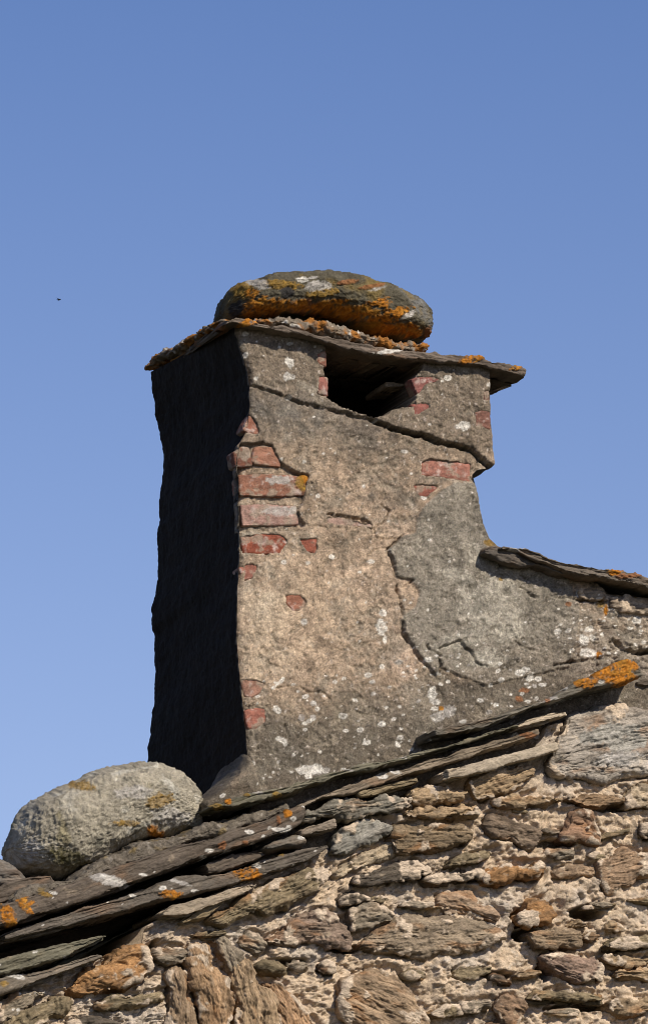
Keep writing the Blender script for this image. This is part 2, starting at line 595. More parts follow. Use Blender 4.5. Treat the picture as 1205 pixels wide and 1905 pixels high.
BRK = [(400, 822), (482, 825), (505, 829), (515, 850), (529, 867), (549, 877), (575, 885), (566, 906), (566, 930), (552, 953), (570, 976), (555, 987), (400, 990)]
UPC = [(463, 672), (466, 716), (490, 722), (522, 734), (546, 744), (569, 752), (600, 758), (650, 772), (683, 779), (733, 800), (766, 809), (786, 812), (812, 824), (849, 829), (875, 838),
       (900, 862), (920, 873)]
UPZ = UPC + [(960, 873), (960, 560), (420, 560), (420, 672)]
GREY = [(892, 898), (845, 897), (815, 917), (785, 945), (775, 965), (773, 990), (745, 1000), (723, 1021), (731, 1046), (735, 1071), (766, 1081), (780, 1100),
        (772, 1128), (745, 1150), (750, 1176), (766, 1201), (796, 1241), (815, 1262), (818, 1241), (900, 1275), (1060, 1240), (1080, 1130), (1050, 1060), (930, 1020)]
TONG = [(816, 1206), (851, 1192), (871, 1209), (881, 1231), (906, 1246), (940, 1243), (960, 1200), (960, 1150), (860, 1150), (800, 1180)]
HOLE = [(604, 560), (606, 640), (603, 690), (608, 738), (633, 757), (662, 766), (696, 777), (716, 771), (725, 764), (736, 760), (768, 756), (771, 700), (782, 684), (786, 560)]
CRACK = [  # polyline, half width px, depth m
    (UPC[1:], 2.6, .016), (UPC[8:], 3.4, .03), ([(464, 680), (465, 714)], 3, .02),
    (BRK[1:10], 2.4, .02),
    ([(613, 956), (630, 958), (670, 966), (688, 970), (692, 982)], 2.2, .02), ([(708, 938), (725, 951), (718, 968), (697, 982), (700, 1000), (722, 1003), (750, 998)], 1.6, .009),
    ([(745, 1000), (723, 1021), (731, 1046), (735, 1071), (766, 1081), (752, 1092)], 2.6, .018),
    ([(738, 1091), (748, 1131), (750, 1151), (750, 1176), (766, 1201), (773, 1221), (796, 1241)], 2.8, .02),
    ([(793, 1204), (816, 1219), (818, 1241), (815, 1262)], 2.2, .018),
    ([(816, 1206), (851, 1194), (871, 1211), (881, 1231), (906, 1244), (936, 1241)], 1.8, .010),
    ([(512, 1280), (542, 1275), (560, 1280), (579, 1288), (602, 1288), (613, 1299)], 1.7, .010),
    ([(517, 1197), (560, 1204), (582, 1207), (610, 1205), (640, 1211)], 1.3, .006), ([(615, 1043), (640, 1043), (662, 1047)], 1.1, .004),
    ([(966, 1073), (978, 1077), (991, 1081)], 2, .010), ([(966, 1094), (980, 1103), (991, 1111), (1008, 1114)], 2, .010),
    ([(494, 656), (500, 661), (512, 664), (530, 665)], 2, .012), ([(532, 1347), (530, 1368)], 1.4, .008),
    ([(765, 1150), (810, 1158), (850, 1160)], 1.2, .005), ([(1030, 1238), (1065, 1231), (1110, 1226), (1120, 1222)], 2.6, .02),
    ([(1145, 1195), (1160, 1207), (1180, 1212), (1215, 1212)], 5, .05), ([(1035, 1112), (1080, 1115), (1130, 1118)], 2.0, .02),
    ([(1150, 1150), (1160, 1163), (1175, 1168)], 2, .012), ([(955, 1195), (985, 1210), (1005, 1213)], 2, .008),
    ([(720, 1225), (728, 1240), (716, 1262)], 1.2, .004), ([(475, 985), (520, 984), (580, 979), (690, 984)], 1.2, .004),
    ([(700, 880), (712, 905), (705, 930)], 1.0, .003), ([(640, 1290), (655, 1330), (650, 1370)], 1.0, .003),
]
BRICKS = [  # outline px (top left, top right, bottom right, bottom left ...), depth of face below the plane, colour
    ([(462, 769), (470, 771), (481, 790)], [(461, 806), (470, 809), (484, 807)], .004, (.27, .115, .075)),
    ([(440, 838), (455, 829), (468, 832)], [(438, 866), (452, 868), (470, 866)], .0075, (.17, .075, .05)),
    ([(473, 832), (490, 826), (508, 829), (524, 862)], [(476, 862), (495, 865), (512, 867), (524, 867)], .005, (.32, .16, .105)),
    ([(446, 882), (500, 879), (545, 884), (576, 884)], [(447, 921), (500, 923), (540, 922), (568, 921)], .0075, (.27, .13, .085)),
    ([(449, 938), (500, 935), (556, 938)], [(452, 977), (500, 977), (560, 975)], .008, (.36, .22, .175)),
    ([(453, 996), (480, 992), (520, 993), (534, 1003)], [(452, 1029), (490, 1031), (522, 1030), (534, 1012)], .004, (.25, .075, .045)),
    ([(559, 1003), (575, 999), (592, 1002)], [(562, 1012), (572, 1028), (590, 1030)], .004, (.29, .10, .065)),
    ([(456, 1051), (466, 1047), (480, 1051)], [(456, 1080), (455, 1084), (470, 1076), (480, 1060)], .003, (.29, .12, .085)),
    ([(531, 1108), (545, 1104), (560, 1106), (571, 1117)], [(532, 1122), (545, 1136), (558, 1137), (571, 1126)], .004, (.28, .125, .08)),
    ([(452, 1265), (475, 1263), (494, 1271)], [(454, 1296), (470, 1298), (484, 1291), (494, 1275)], .003, (.31, .17, .12)),
    ([(456, 1319), (476, 1315), (495, 1317)], [(460, 1355), (475, 1357), (494, 1345)], .003, (.29, .12, .085)),
    ([(782, 858), (800, 851), (840, 857), (876, 862)], [(784, 884), (820, 888), (850, 893), (875, 896)], .0035, (.33, .15, .11)),
    ([(768, 901), (790, 900), (815, 904)], [(772, 914), (780, 922), (794, 925), (812, 910)], .003, (.27, .10, .07)),
    ([(769, 704), (790, 702), (816, 704)], [(771, 738), (776, 736), (790, 718), (815, 710)], -.012, (.24, .10, .085)),
    ([(765, 753), (780, 750), (800, 754)], [(766, 776), (776, 774), (798, 760)], -.010, (.26, .10, .08)),
    ([(881, 768), (895, 765), (908, 766)], [(879, 798), (892, 798), (909, 802)], -.013, (.20, .10, .075)),
    ([(894, 729), (900, 727), (907, 727)], [(894, 748), (900, 749), (908, 749)], -.013, (.19, .09, .075)),
    ([(590, 660), (598, 655), (606, 653)], [(588, 676), (596, 681), (603, 684)], -.004, (.25, .11, .075)),
    ([(592, 701), (600, 699), (611, 700)], [(589, 735), (600, 737), (609, 739)], -.004, (.28, .12, .095)),
    ([(608, 961), (640, 961), (668, 969), (692, 973)], [(608, 974), (640, 977), (670, 980), (694, 982)], .003, (.38, .255, .20)),
]
_r = random.Random(5)
for k_ in range(9):                                   # hairline cracks wander across the plaster
    x_, y_, a_ = _r.uniform(470, 860), _r.uniform(640, 1330), _r.uniform(-.6, .6) + _r.choice([0, 0, 1.4])
    pl_ = [(x_, y_)]
    for j_ in range(_r.randint(4, 8)):
        a_ += _r.uniform(-.7, .7)
        x_, y_ = x_ + 15 * math.cos(a_), y_ + 15 * math.sin(a_)
        pl_.append((x_, y_))
    CRACK.append((pl_, 1.1, .0045))
h = .0045 * fbm(F, 7, 3, .5, 1) + .0036 * fbm(F, 26, 4, .62, 2) + .0021 * fbm(F, 95, 3, .65, 3) - .002 * sm(.25, .5, fbm(F, 55, 3, .6, 9))
chip = sm(.15, .4, fbm(F, 14, 4, .6, 8))
h -= .0025 * chip
flk = sm(.10, .135, fbm(F, 17, 5, .66, 81)) * sm(-.1, .15, fbm(F, 5, 2, .5, 82))        # skin of the render crumbled away
flk2 = sm(.2, .23, fbm(F, 33, 4, .66, 83))
h -= (.0032 * flk + .0022 * flk2)
up = sm(1.2, -1.2, sdf(Qw, UPZ))
h += up * (.003 + .012 * sm(480, 880, Q[:, 0]))
brk = sm(1.5, -1.5, sdf(Qw, BRK))
h -= brk * .013
gy = sm(1.5, -1.5, sdf(Qw, GREY))
h += gy * .006
h += sm(1.5, -1.5, sdf(Qw, TONG)) * .004
for pl, w_, dp in CRACK:
    d_ = segdist(Qw + .7 * (Qw - Q), pl)
    k_ = np.exp(-(d_ / (.78 * w_ * (1 + .4 * fbm(Q3, .05, 2, .5, 77)))) ** 2)
    h -= dp * k_ * (.3 + .7 * sm(-.22, .2, fbm(Q3, .022, 3, .6, 79)))
for U_, L_, dp, c_ in BRICKS:
    s_ = sdf(Qw, list(U_) + list(L_)[::-1])
    h -= np.maximum(0, .010 + max(dp, -.004)) * np.where(brk > .5, .25 * sm(.5, -2., s_), sm(-.8, -2.6, s_ + 2.5 * fbm(Q3, .09, 3, .6, 45)))
rub = sm(1010, 1120, Q[:, 0]) * sm(1290, 1240, Q[:, 1])
Fl = F * np.array([1, 1, 1.9])
h += rub * (.007 * fbm(Fl, 20, 4, .6, 14) - .006 * sm(.0, .35, fbm(Fl, 26, 3, .6, 15, True)))
low = sm(1230, 1400, Q[:, 1])
hs = sdf(Qw, HOLE)
hole = sm(1.5, -2.0, hs)
# the plaster rolls over into the corner on the left and into the edge on the right
dl = F[:, 0] - np.repeat(xl[:, None], NF_, 1).ravel()
h -= .012 * np.exp(-dl / .007)
# missing corner where the bricks show
h -= .010 * np.exp(-dl / .02) * brk
h = h * (1 - hole) - .36 * hole
V[fi, 1] -= h
# plain sides
li = np.where(sid == 3)[0]
Fb = V[li]
hl = .007 * fbm(Fb, 5, 3, .5, 21) + .005 * fbm(Fb, 24, 4, .65, 22) + .0012 * fbm(Fb, 90, 2, .6, 23)
V[li, 0] -= hl * np.clip((Fb[:, 1] - YC) / .03, 0, 1)
ri = np.where(sid == 1)[0]
V[ri, 0] += .006 * fbm(V[ri], 18, 4, .6, 25)
# colour of the plaster: patches, stains and lichen that belong to the surface
C_TAN, C_TOP, C_LOW, C_GREY, C_PALE = A3(.295, .22, .158), A3(.155, .126, .098), A3(.088, .077, .062), A3(.188, .17, .142), A3(.30, .30, .275)
col = np.tile(C_TAN, (len(V), 1))
n_a, n_b, n_c = fbm(F, 9, 4, .6, 51), fbm(F, 22, 4, .62, 52), fbm(F, 60, 3, .65, 53)
cf = np.tile(C_TAN, (len(F), 1)) * (1 + .4 * n_b + .35 * n_c)[:, None]


def mixc(c, target, m):
    return c * (1 - m[:, None]) + np.asarray(target)[None] * m[:, None]


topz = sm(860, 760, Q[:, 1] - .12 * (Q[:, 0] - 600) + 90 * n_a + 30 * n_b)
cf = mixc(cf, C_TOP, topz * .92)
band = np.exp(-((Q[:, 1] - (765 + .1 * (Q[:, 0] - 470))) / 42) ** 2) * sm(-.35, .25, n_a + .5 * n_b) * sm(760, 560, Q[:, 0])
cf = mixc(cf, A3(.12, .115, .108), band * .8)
cf = mixc(cf, A3(.10, .088, .078), sm(.05, .5, n_a + .6 * n_b) * sm(700, 800, Q[:, 1]) * sm(1010, 900, Q[:, 1]) * sm(560, 680, Q[:, 0]) * .75)
cf = mixc(cf, A3(.39, .30, .22), sm(.08, .4, fbm(F, 9, 3, .5, 54)) * sm(990, 1060, Q[:, 1]) * sm(1340, 1240, Q[:, 1]) * .5)
lowz = sm(1270, 1350, Q[:, 1] + .22 * (Q[:, 0] - 560) * (Q[:, 0] > 560) + 60 * n_a + 25 * n_b)
cf = mixc(cf, C_LOW, lowz * .9 * (1 + .1 * n_b))
cf = mixc(cf, C_GREY * 1.0, gy * (1 - .5 * lowz))
pale_sp = [(835, 1065, 20, 12, 0, 'g'), (868, 1095, 22, 34, 20, 'g'), (895, 1130, 45, 36, 10, 'g'), (940, 1150, 40, 45, 0, 'g'), (925, 1105, 46, 36, 0, 'g'), (860, 1190, 60, 18, 15, 'g'), (905, 1225, 34, 18, 10, 'g'), (880, 1030, 12, 22, 0, 'g')]
SPOTC['g'] = A3(.27, .252, .215)
cf = blobs(cf, Q, pale_sp, 5)
cf = mixc(cf, A3(.095, .088, .076), gy * sm(.05, .6, n_a + .7 * n_b + .35 * sm(960, 1060, Q[:, 0])) * .6)
cf = mixc(cf, A3(.24, .205, .17) * 1.0, rub * .75 * sm(-.4, .2, n_b))
cf = mixc(cf, A3(.10, .09, .08), rub * sm(.1, .5, fbm(F, 30, 3, .6, 56)) * .8)
cf = mixc(cf, A3(.155, .14, .115), sm(.05, .45, fbm(F, 13, 5, .65, 59)) * sm(820, 900, Q[:, 1]) * (1 - gy) * .7)
cf = mixc(cf, A3(.33, .30, .25), sm(.15, .45, fbm(F, 17, 5, .65, 60)) * (1 - .7 * lowz) * .55)
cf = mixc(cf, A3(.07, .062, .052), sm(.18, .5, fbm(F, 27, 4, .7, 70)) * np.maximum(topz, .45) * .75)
def soft(x, y, rx, ry, k=.8):
    return np.exp(-(((Q[:, 0] - x) / rx) ** 2 + ((Q[:, 1] - y) / ry) ** 2)) * sm(-.45, .25, n_a * .5 + n_b) * k


for x, y, rx, ry, k_, c_ in [(555, 1120, 120, 90, .75, (.40, .305, .215)), (505, 1235, 60, 60, .8, (.40, .32, .235)), (740, 1215, 38, 70, .8, (.40, .30, .235)), (690, 1075, 60, 70, .6, (.36, .275, .205)),
                             (490, 1110, 40, 60, .7, (.42, .36, .28)), (600, 860, 70, 60, .6, (.34, .26, .185)), (740, 985, 40, 30, .7, (.38, .29, .22)), (700, 850, 90, 45, .75, (.085, .075, .062)), (545, 795, 90, 34, .7, (.10, .094, .084)),
                             (740, 915, 50, 40, .7, (.09, .078, .066)), (690, 1190, 60, 50, .5, (.17, .14, .105)), (800, 690, 60, 40, .4, (.08, .07, .058)), (640, 1010, 60, 26, .6, (.15, .13, .10)), (480, 1010, 40, 60, .5, (.2, .18, .15)),
                             (600, 1330, 60, 30, .6, (.2, .165, .12)), (520, 640, 60, 30, .5, (.09, .08, .066)), (700, 755, 80, 20, .6, (.25, .2, .15))]:
    cf = mixc(cf, A3(*c_) * 1.0, soft(x, y, rx, ry, k_) * (1 - .8 * gy))
cf = cf * (1 + .3 * n_c + .35 * fbm(F, 170, 2, .6, 71))[:, None]
cf = cf * (1 - .16 * sm(.05, .45, fbm(F, (45, 45, 3.2), 3, .6, 73)) * sm(1300, 1150, Q[:, 1]))[:, None]
cf = mixc(cf, A3(.25, .215, .17), flk * (1 - gy) * (1 - .8 * topz) * .5)
cf = mixc(cf, A3(.12, .105, .085), flk2 * .45)
cf = (cf * .88 + cf.mean(1, keepdims=True) * .12) * A3(1.04, 1.0, .92)[None]
cf = cf * (1 - .3 * sm(.1, .4, fbm(F, (11, 11, 9), 4, .68, 74)))[:, None] * 1.08
# worn aggregate
cf = mixc(cf, A3(.06, .055, .05), sm(.28, .55, fbm(F, 85, 3, .6, 57)) * .55 * (1 - gy * .6))
cf = mixc(cf, A3(.48, .42, .36), sm(.38, .6, fbm(F, 120, 2, .6, 58)) * .6)
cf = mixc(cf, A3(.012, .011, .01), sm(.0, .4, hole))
rs = random.Random(11)
sp = [(534, 672, 5, 9, 0, 'w'), (540, 675, 7, 10, 10, 'w'), (534, 701, 8, 8, 0, 'w'), (544, 702, 5, 5, 0, 'w'), (456, 622, 6, 4, 0, 'w'), (457, 660, 5, 6, 0, 'w'), (538, 640, 6, 3, 0, 'w'), (829, 706, 8, 6, 0, 'w'),
      (857, 795, 13, 9, 0, 'w'), (710, 1166, 12, 15, 0, 'w'), (712, 1140, 7, 8, 0, 'w'), (716, 1190, 4, 9, 0, 'w'), (788, 925, 6, 5, 0, 'w'), (805, 1290, 9, 14, 0, 'w'), (812, 1306, 7, 6, 0, 'w'), (835, 1322, 14, 12, 0, 'p'),
      (814, 1335, 13, 10, 0, 'p'), (575, 1433, 26, 10, -3, 'w'), (592, 1430, 12, 8, 0, 'w'), (524, 1377, 11, 5, -20, 'w'), (560, 1336, 8, 7, 0, 'p'), (590, 1318, 5, 5, 0, 'w'), (1095, 1214, 20, 8, -8, 'w'),
      (1085, 1190, 9, 13, 20, 'w'), (1096, 1170, 9, 6, 0, 'w'), (1102, 1186, 7, 6, 0, 'w'), (1080, 1105, 10, 8, -20, 'w'), (690, 1045, 8, 4, 0, 'w'), (676, 905, 3, 4, 0, 'w'), (752, 840, 7, 4, 0, 'w'), (697, 785, 4, 4, 0, 'w'),
      (965, 1252, 9, 6, 0, 'w'), (985, 1262, 7, 7, 0, 'w'), (975, 1246, 8, 5, 0, 'w'), (1000, 1263, 7, 5, 0, 'w'), (1008, 1274, 8, 4, 0, 'w'), (930, 1265, 7, 5, 0, 'w'), (1186, 1152, 8, 8, 0, 'w'), (930, 1078, 5, 4, 0, 'y'),
      (975, 1285, 12, 6, 0, 'r'), (820, 1318, 5, 5, 0, 'o'), (1118, 1122, 9, 9, 0, 'y'), (1128, 1135, 4, 10, 0, 'o'), (1180, 1115, 9, 7, 0, 'y'), (1055, 1125, 6, 5, 0, 'r'), (910, 1011, 14, 7, 0, 'y'), (1115, 1217, 6, 7, 0, 'o'), (965, 1300, 9, 6, -20, 'r')]
for k in range(170):
    x = rs.uniform(470, 1000)
    y = rs.uniform(1255, 1455) - max(0, (x - 620)) * .22
    r = min(6.5, 1.6 + rs.expovariate(.55))
    sp.append((x, y, r * rs.uniform(1, 1.5), r * .85, rs.uniform(-20, 20), 'w' if rs.random() < .85 else 'p'))
for k in range(60):
    r = min(5, 1.5 + rs.expovariate(.8))
    sp.append((rs.uniform(1030, 1205), rs.uniform(1130, 1225), r * 1.3, r * .8, rs.uniform(-30, 30), 'w'))
for k in range(95):
    r = 1.3 + rs.expovariate(1.0)
    sp.append((rs.uniform(455, 1000), rs.uniform(620, 1240), r * 1.2, r, 0, 'w'))
cf = blobs(cf, Q, sp, 3)
# shade of the left side painted near-black, easing to plaster tone at the arris
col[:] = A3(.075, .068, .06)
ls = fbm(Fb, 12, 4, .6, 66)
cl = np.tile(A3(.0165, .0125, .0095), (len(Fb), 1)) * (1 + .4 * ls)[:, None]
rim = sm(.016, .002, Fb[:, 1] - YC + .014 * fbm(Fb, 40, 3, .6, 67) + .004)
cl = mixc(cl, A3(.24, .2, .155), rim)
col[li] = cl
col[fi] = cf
root = empty('chimney', (0, 0.3, CZ - .35))
tag(root, 'tall plastered brick chimney with flaking render and a smoke hole under its slate cap', 'chimney')
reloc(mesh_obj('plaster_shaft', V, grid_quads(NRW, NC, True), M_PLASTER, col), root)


def brick_col(base):
    def f(p, sd):
        n = fbm(p, 30, 4, .6, sd)
        c = np.asarray(base, np.float32)[None] * .85 * (1 + .5 * n)[:, None]
        m = sm(.08, .4, fbm(p, 45, 4, .65, sd + 5)) * .7
        c = mixc(c, A3(.46, .38, .33), m)
        k = sm(.2, .5, fbm(p, 38, 3, .65, sd + 9)) * .6
        c = mixc(c, A3(.09, .055, .045), k)
        return mixc(c, A3(.29, .235, .175) * .9, sm(.03, .2, fbm(p, 26, 4, .65, sd + 13)) * .75)
    return f


for i, (U_, L_, dp, c_) in enumerate(BRICKS):
    spots = [(566, 891, 10, 10, 0, 'o'), (562, 907, 8, 9, 20, 'y'), (556, 898, 8, 12, 0, 'y'), (520, 893, 26, 8, 0, 'p')] if i == 3 else ([(520, 950, 36, 9, 0, 'p')] if i == 4 else ())
    reloc(loft('brick', U_, L_, YC + dp, YC + dp + .05, c_, M_BRICK, q=9, er=.004, dr=.006, amp=.003, strat=.0012, colfn=brick_col(c_), spots=spots, yref=YC, jit=.003), root)

# inner jamb brick, ledge stone lit through the smoke hole, mortar skirt at the foot, shoulder stones
reloc(loft('ledge_stone', [(736, 699), (750, 698), (779, 700)], [(736, 708), (752, 707), (779, 706)], .10, .24, (.2, .17, .13), M_SCHIST, q=14, er=.002, dr=.003, yref=.03, amp=.0015), root)
reloc(loft('mortar_skirt', [(368, 1496), (392, 1478), (416, 1460), (436, 1440), (450, 1416), (460, 1396), (468, 1420), (482, 1458)], [(368, 1512), (400, 1520), (440, 1510), (478, 1490)], -.005, .22,
           (.12, .105, .085), M_PLASTER, q=4.5, er=.006, dr=.02, dn=2, rough=.003, amp=.006, strat=.001, rust=.1, dark=.5, layer=12, yref=.03, white=14), root)
for U_, L_, c_ in [([(1073, 1098), (1095, 1092), (1127, 1101)], [(1076, 1112), (1100, 1120), (1124, 1112)], (.24, .20, .16)),
                   ([(1132, 1112), (1165, 1107), (1230, 1118)], [(1136, 1136), (1175, 1140), (1230, 1148)], (.26, .22, .18))]:
    reloc(loft('rubble_stone', U_, L_, .024, .09, np.array(c_) * .85, M_SCHIST, q=5, er=.005, dr=.012, white=4, yref=.03, rust=.2, jit=.004, smear=.3, strat=.004, chips=.004, rough=.002, groove=.003), root)

# ------------------------------------------------------------------ cap slate, its weight stone and the mortar between them
cap = loft('cap_slate', [(420, 593), (440, 591), (470, 599), (500, 604), (560, 612), (600, 624), (640, 632), (700, 643), (760, 652), (800, 656), (850, 659), (890, 663), (930, 674), (968, 681), (979, 689)],
           [(420, 603), (440, 600), (470, 606), (500, 613), (560, 623), (600, 634), (640, 649), (700, 661), (760, 668), (800, 671), (850, 676), (890, 680), (930, 690), (979, 703)],
           -.010, .64, (.12, .10, .085), M_SLATE, q=12, er=.003, dr=.004, amp=.006, lump=28, strat=.003, rust=.25, dark=.4, pale=.25, layer=90, tilt=.058, skew=.05, jit=.002,
           spots=[(470, 597, 34, 7, 15, 'o'), (310, 664, 24, 10, -28, 'o'), (360, 636, 16, 6, -30, 'r'), (408, 608, 16, 7, -30, 'r'), (878, 668, 26, 7, 10, 'o'), (960, 684, 16, 5, 15, 'o'), (730, 652, 40, 5, 10, 'w')])
tag(cap, 'thin dark slate slab lying over the chimney top and jutting out at right', 'cap slab', None, 'thing')


def bed_col(p, sd):
    c = np.tile(A3(.19, .155, .115), (len(p), 1)) * (1 + .5 * fbm(p, 60, 3, .6, sd))[:, None]
    c = mixc(c, ORANGE, sm(-.12, .15, fbm(p, 16, 4, .6, sd + 2) + .9 * (p[:, 0] - .02)) * .85)
    c = mixc(c, WHITE, sm(.3, .45, fbm(p, 55, 2, .6, sd + 4)) * .8)
    return mixc(c, A3(.07, .06, .05), sm(.2, .5, fbm(p, 40, 3, .6, sd + 6)) * .8)


reloc(loft('mortar_bed', [(468, 592), (500, 590), (530, 586), (580, 586), (620, 592), (660, 606), (700, 620), (750, 634), (790, 632), (804, 632)],
           [(468, 601), (500, 606), (530, 611), (600, 628), (660, 640), (720, 650), (770, 656), (806, 658)], .012, .40, (.3, .25, .2), M_MORTAR, q=3, er=.008, dr=.03, amp=.011, strat=0, lump=55, rough=.003, colfn=bed_col, tilt=.028), root)


for x, y, w_, h_, yy_ in [(295, 673, 11, 6, .60), (312, 662, 20, 9, .53), (338, 650, 15, 6, .42), (362, 634, 17, 8, .32), (386, 617, 14, 6, .20), (404, 607, 12, 5, .10)]:
    lp = loft('mortar_lump', [(x - w_, y - h_ * .3), (x - w_ * .3, y - h_), (x + w_ * .5, y - h_ * .9), (x + w_, y - h_ * .5)], [(x - w_, y + h_ * .6), (x, y + h_ * 1.3), (x + w_, y + h_ * .6)],
              yy_ - .06, yy_ + .08, (.2, .16, .12), M_MORTAR, q=2.5, er=.008, dr=.04, amp=.008, strat=0, lump=50, rough=.003, colfn=bed_col, yref=yy_)
    lp.parent = cap
    lp.matrix_parent_inverse = (cap.matrix_basis).inverted()


def cap_col(p, sd):
    c = np.tile(A3(.085, .075, .052), (len(p), 1)) * (1 + .55 * fbm(p, 22, 4, .6, sd))[:, None]
    c = mixc(c, A3(.15, .15, .145), sm(.05, .4, fbm(p, 10, 3, .5, sd + 1) + 2.0 * (p[:, 0] - .14)) * .75)
    c = mixc(c, A3(.17, .115, .03), sm(.0, .4, fbm(p, 13, 4, .6, sd + 3)) * .6)
    return c


tag(loft('weight_stone', [(410, 586), (412, 564), (422, 547), (439, 534), (469, 525), (499, 520), (539, 519), (569, 522), (599, 526), (647, 535), (690, 547), (718, 558), (747, 571), (771, 589), (783, 602), (789, 624)],
         [(410, 593), (413, 596), (423, 605), (459, 607), (519, 600), (574, 598), (609, 608), (657, 624), (690, 636), (737, 645), (775, 642), (789, 632)], .02, .34, (.1, .09, .06), M_BOULDER, q=3.2, er=.01, dr=.14, dn=2.4, rough=.004, chips=.003,
         amp=.010, strat=.003, lump=10, layer=30, yref=.18, colfn=cap_col,
         spots=[(490, 572, 50, 20, 6, 'o'), (620, 580, 50, 12, 8, 'o'), (715, 590, 50, 14, 18, 'o'), (700, 618, 60, 12, 14, 'o'), (600, 545, 34, 8, 8, 'y'), (520, 530, 40, 10, -4, 'y'), (450, 540, 20, 14, 0, 'y'), (440, 575, 14, 18, 0, 'k'), (470, 545, 18, 10, 0, 'o'), (560, 570, 24, 14, 15, 'r'), (556, 566, 18, 10, 15, 'o'), (610, 566, 40, 9, 10, 'o'), (690, 575, 42, 15, 22, 'o'), (650, 590, 40, 8, 14, 'o'), (735, 610, 46, 9, 5, 'o'), (680, 606, 40, 7, 12, 'y'),
                (765, 618, 22, 9, -5, 'o'), (796, 622, 9, 14, 0, 'r'), (645, 525, 26, 5, 8, 'r'), (690, 533, 24, 4, 10, 'r'), (475, 525, 26, 9, -18, 'p'), (593, 533, 22, 11, 4, 'p'), (563, 520, 12, 6, -8, 'w'), (585, 516, 12, 3, 8, 'p'), (700, 537, 20, 3, 14, 'p'),
                (760, 585, 18, 6, 30, 'p'), (535, 545, 16, 14, 0, 'k')]),
    'rounded boulder thick with orange lichen, holding down the slate cap on top of the chimney', 'boulder')

# ------------------------------------------------------------------ the pale boulder on the roof edge
def pale_col(p, sd):
    n = fbm(p, 14, 4, .6, sd)
    c = np.tile(A3(.285, .255, .195), (len(p), 1)) * (1 + .45 * n + .4 * fbm(p, 70, 3, .65, sd + 1))[:, None]
    c = mixc(c, A3(.42, .40, .34), sm(.05, .4, fbm(p, 17, 4, .6, sd + 2)) * .7)
    c = mixc(c, A3(.10, .095, .075), sm(.18, .5, fbm(p, 24, 4, .65, sd + 3)) * .75)
    return mixc(c, A3(.18, .15, .06), sm(.28, .5, fbm(p, 11, 3, .6, sd + 4)) * .5)


tag(loft('roof_boulder', cr('A', [(35, 541), (43, 506), (69, 457), (98, 405), (136, 357), (193, 313), (249, 282), (317, 254), (397, 227), (477, 199), (557, 181), (607, 175), (652, 177), (697, 195), (747, 217), (802, 242), (837, 267), (867, 317), (883, 377)]),
         cr('A', [(35, 554), (45, 586), (69, 628), (98, 654), (155, 684), (202, 698), (268, 696), (347, 671), (447, 616), (557, 556), (687, 516), (787, 498), (837, 486), (872, 467), (883, 407)]), -.03, .26, (.3, .28, .22),
         M_BOULDER, q=2.5, er=.008, dr=.17, dn=2.3, amp=.011, strat=.001, lump=10, chips=.002, rough=.0058, layer=20, yref=.115, colfn=pale_col,
         spots=[(150, 1462, 32, 9, -8, 'y'), (298, 1490, 26, 14, 20, 'y'), (235, 1531, 26, 7, 0, 'y'), (285, 1545, 12, 12, 40, 'o'), (296, 1553, 14, 7, 20, 'o'), (130, 1600, 40, 22, -20, 'm'), (250, 1474, 40, 14, 0, 'p'), (320, 1520, 40, 20, 0, 'p'), (60, 1580, 20, 26, 0, 'p')]),
    'big pale grey boulder resting on the slates beside the foot of the chimney', 'boulder')

# ------------------------------------------------------------------ gable wall: mortar face with the stones set in it
G_BROWN, G_TAN, G_GREY, G_BLUE, G_DARK, G_PALE, G_RUST, G_OLIVE, G_PURP = (A3(.20, .14, .088), A3(.28, .21, .135), A3(.21, .18, .14), A3(.21, .205, .185), A3(.085, .072, .058),
                                                                         A3(.36, .30, .22), A3(.26, .15, .07), A3(.19, .155, .10), A3(.20, .145, .115))
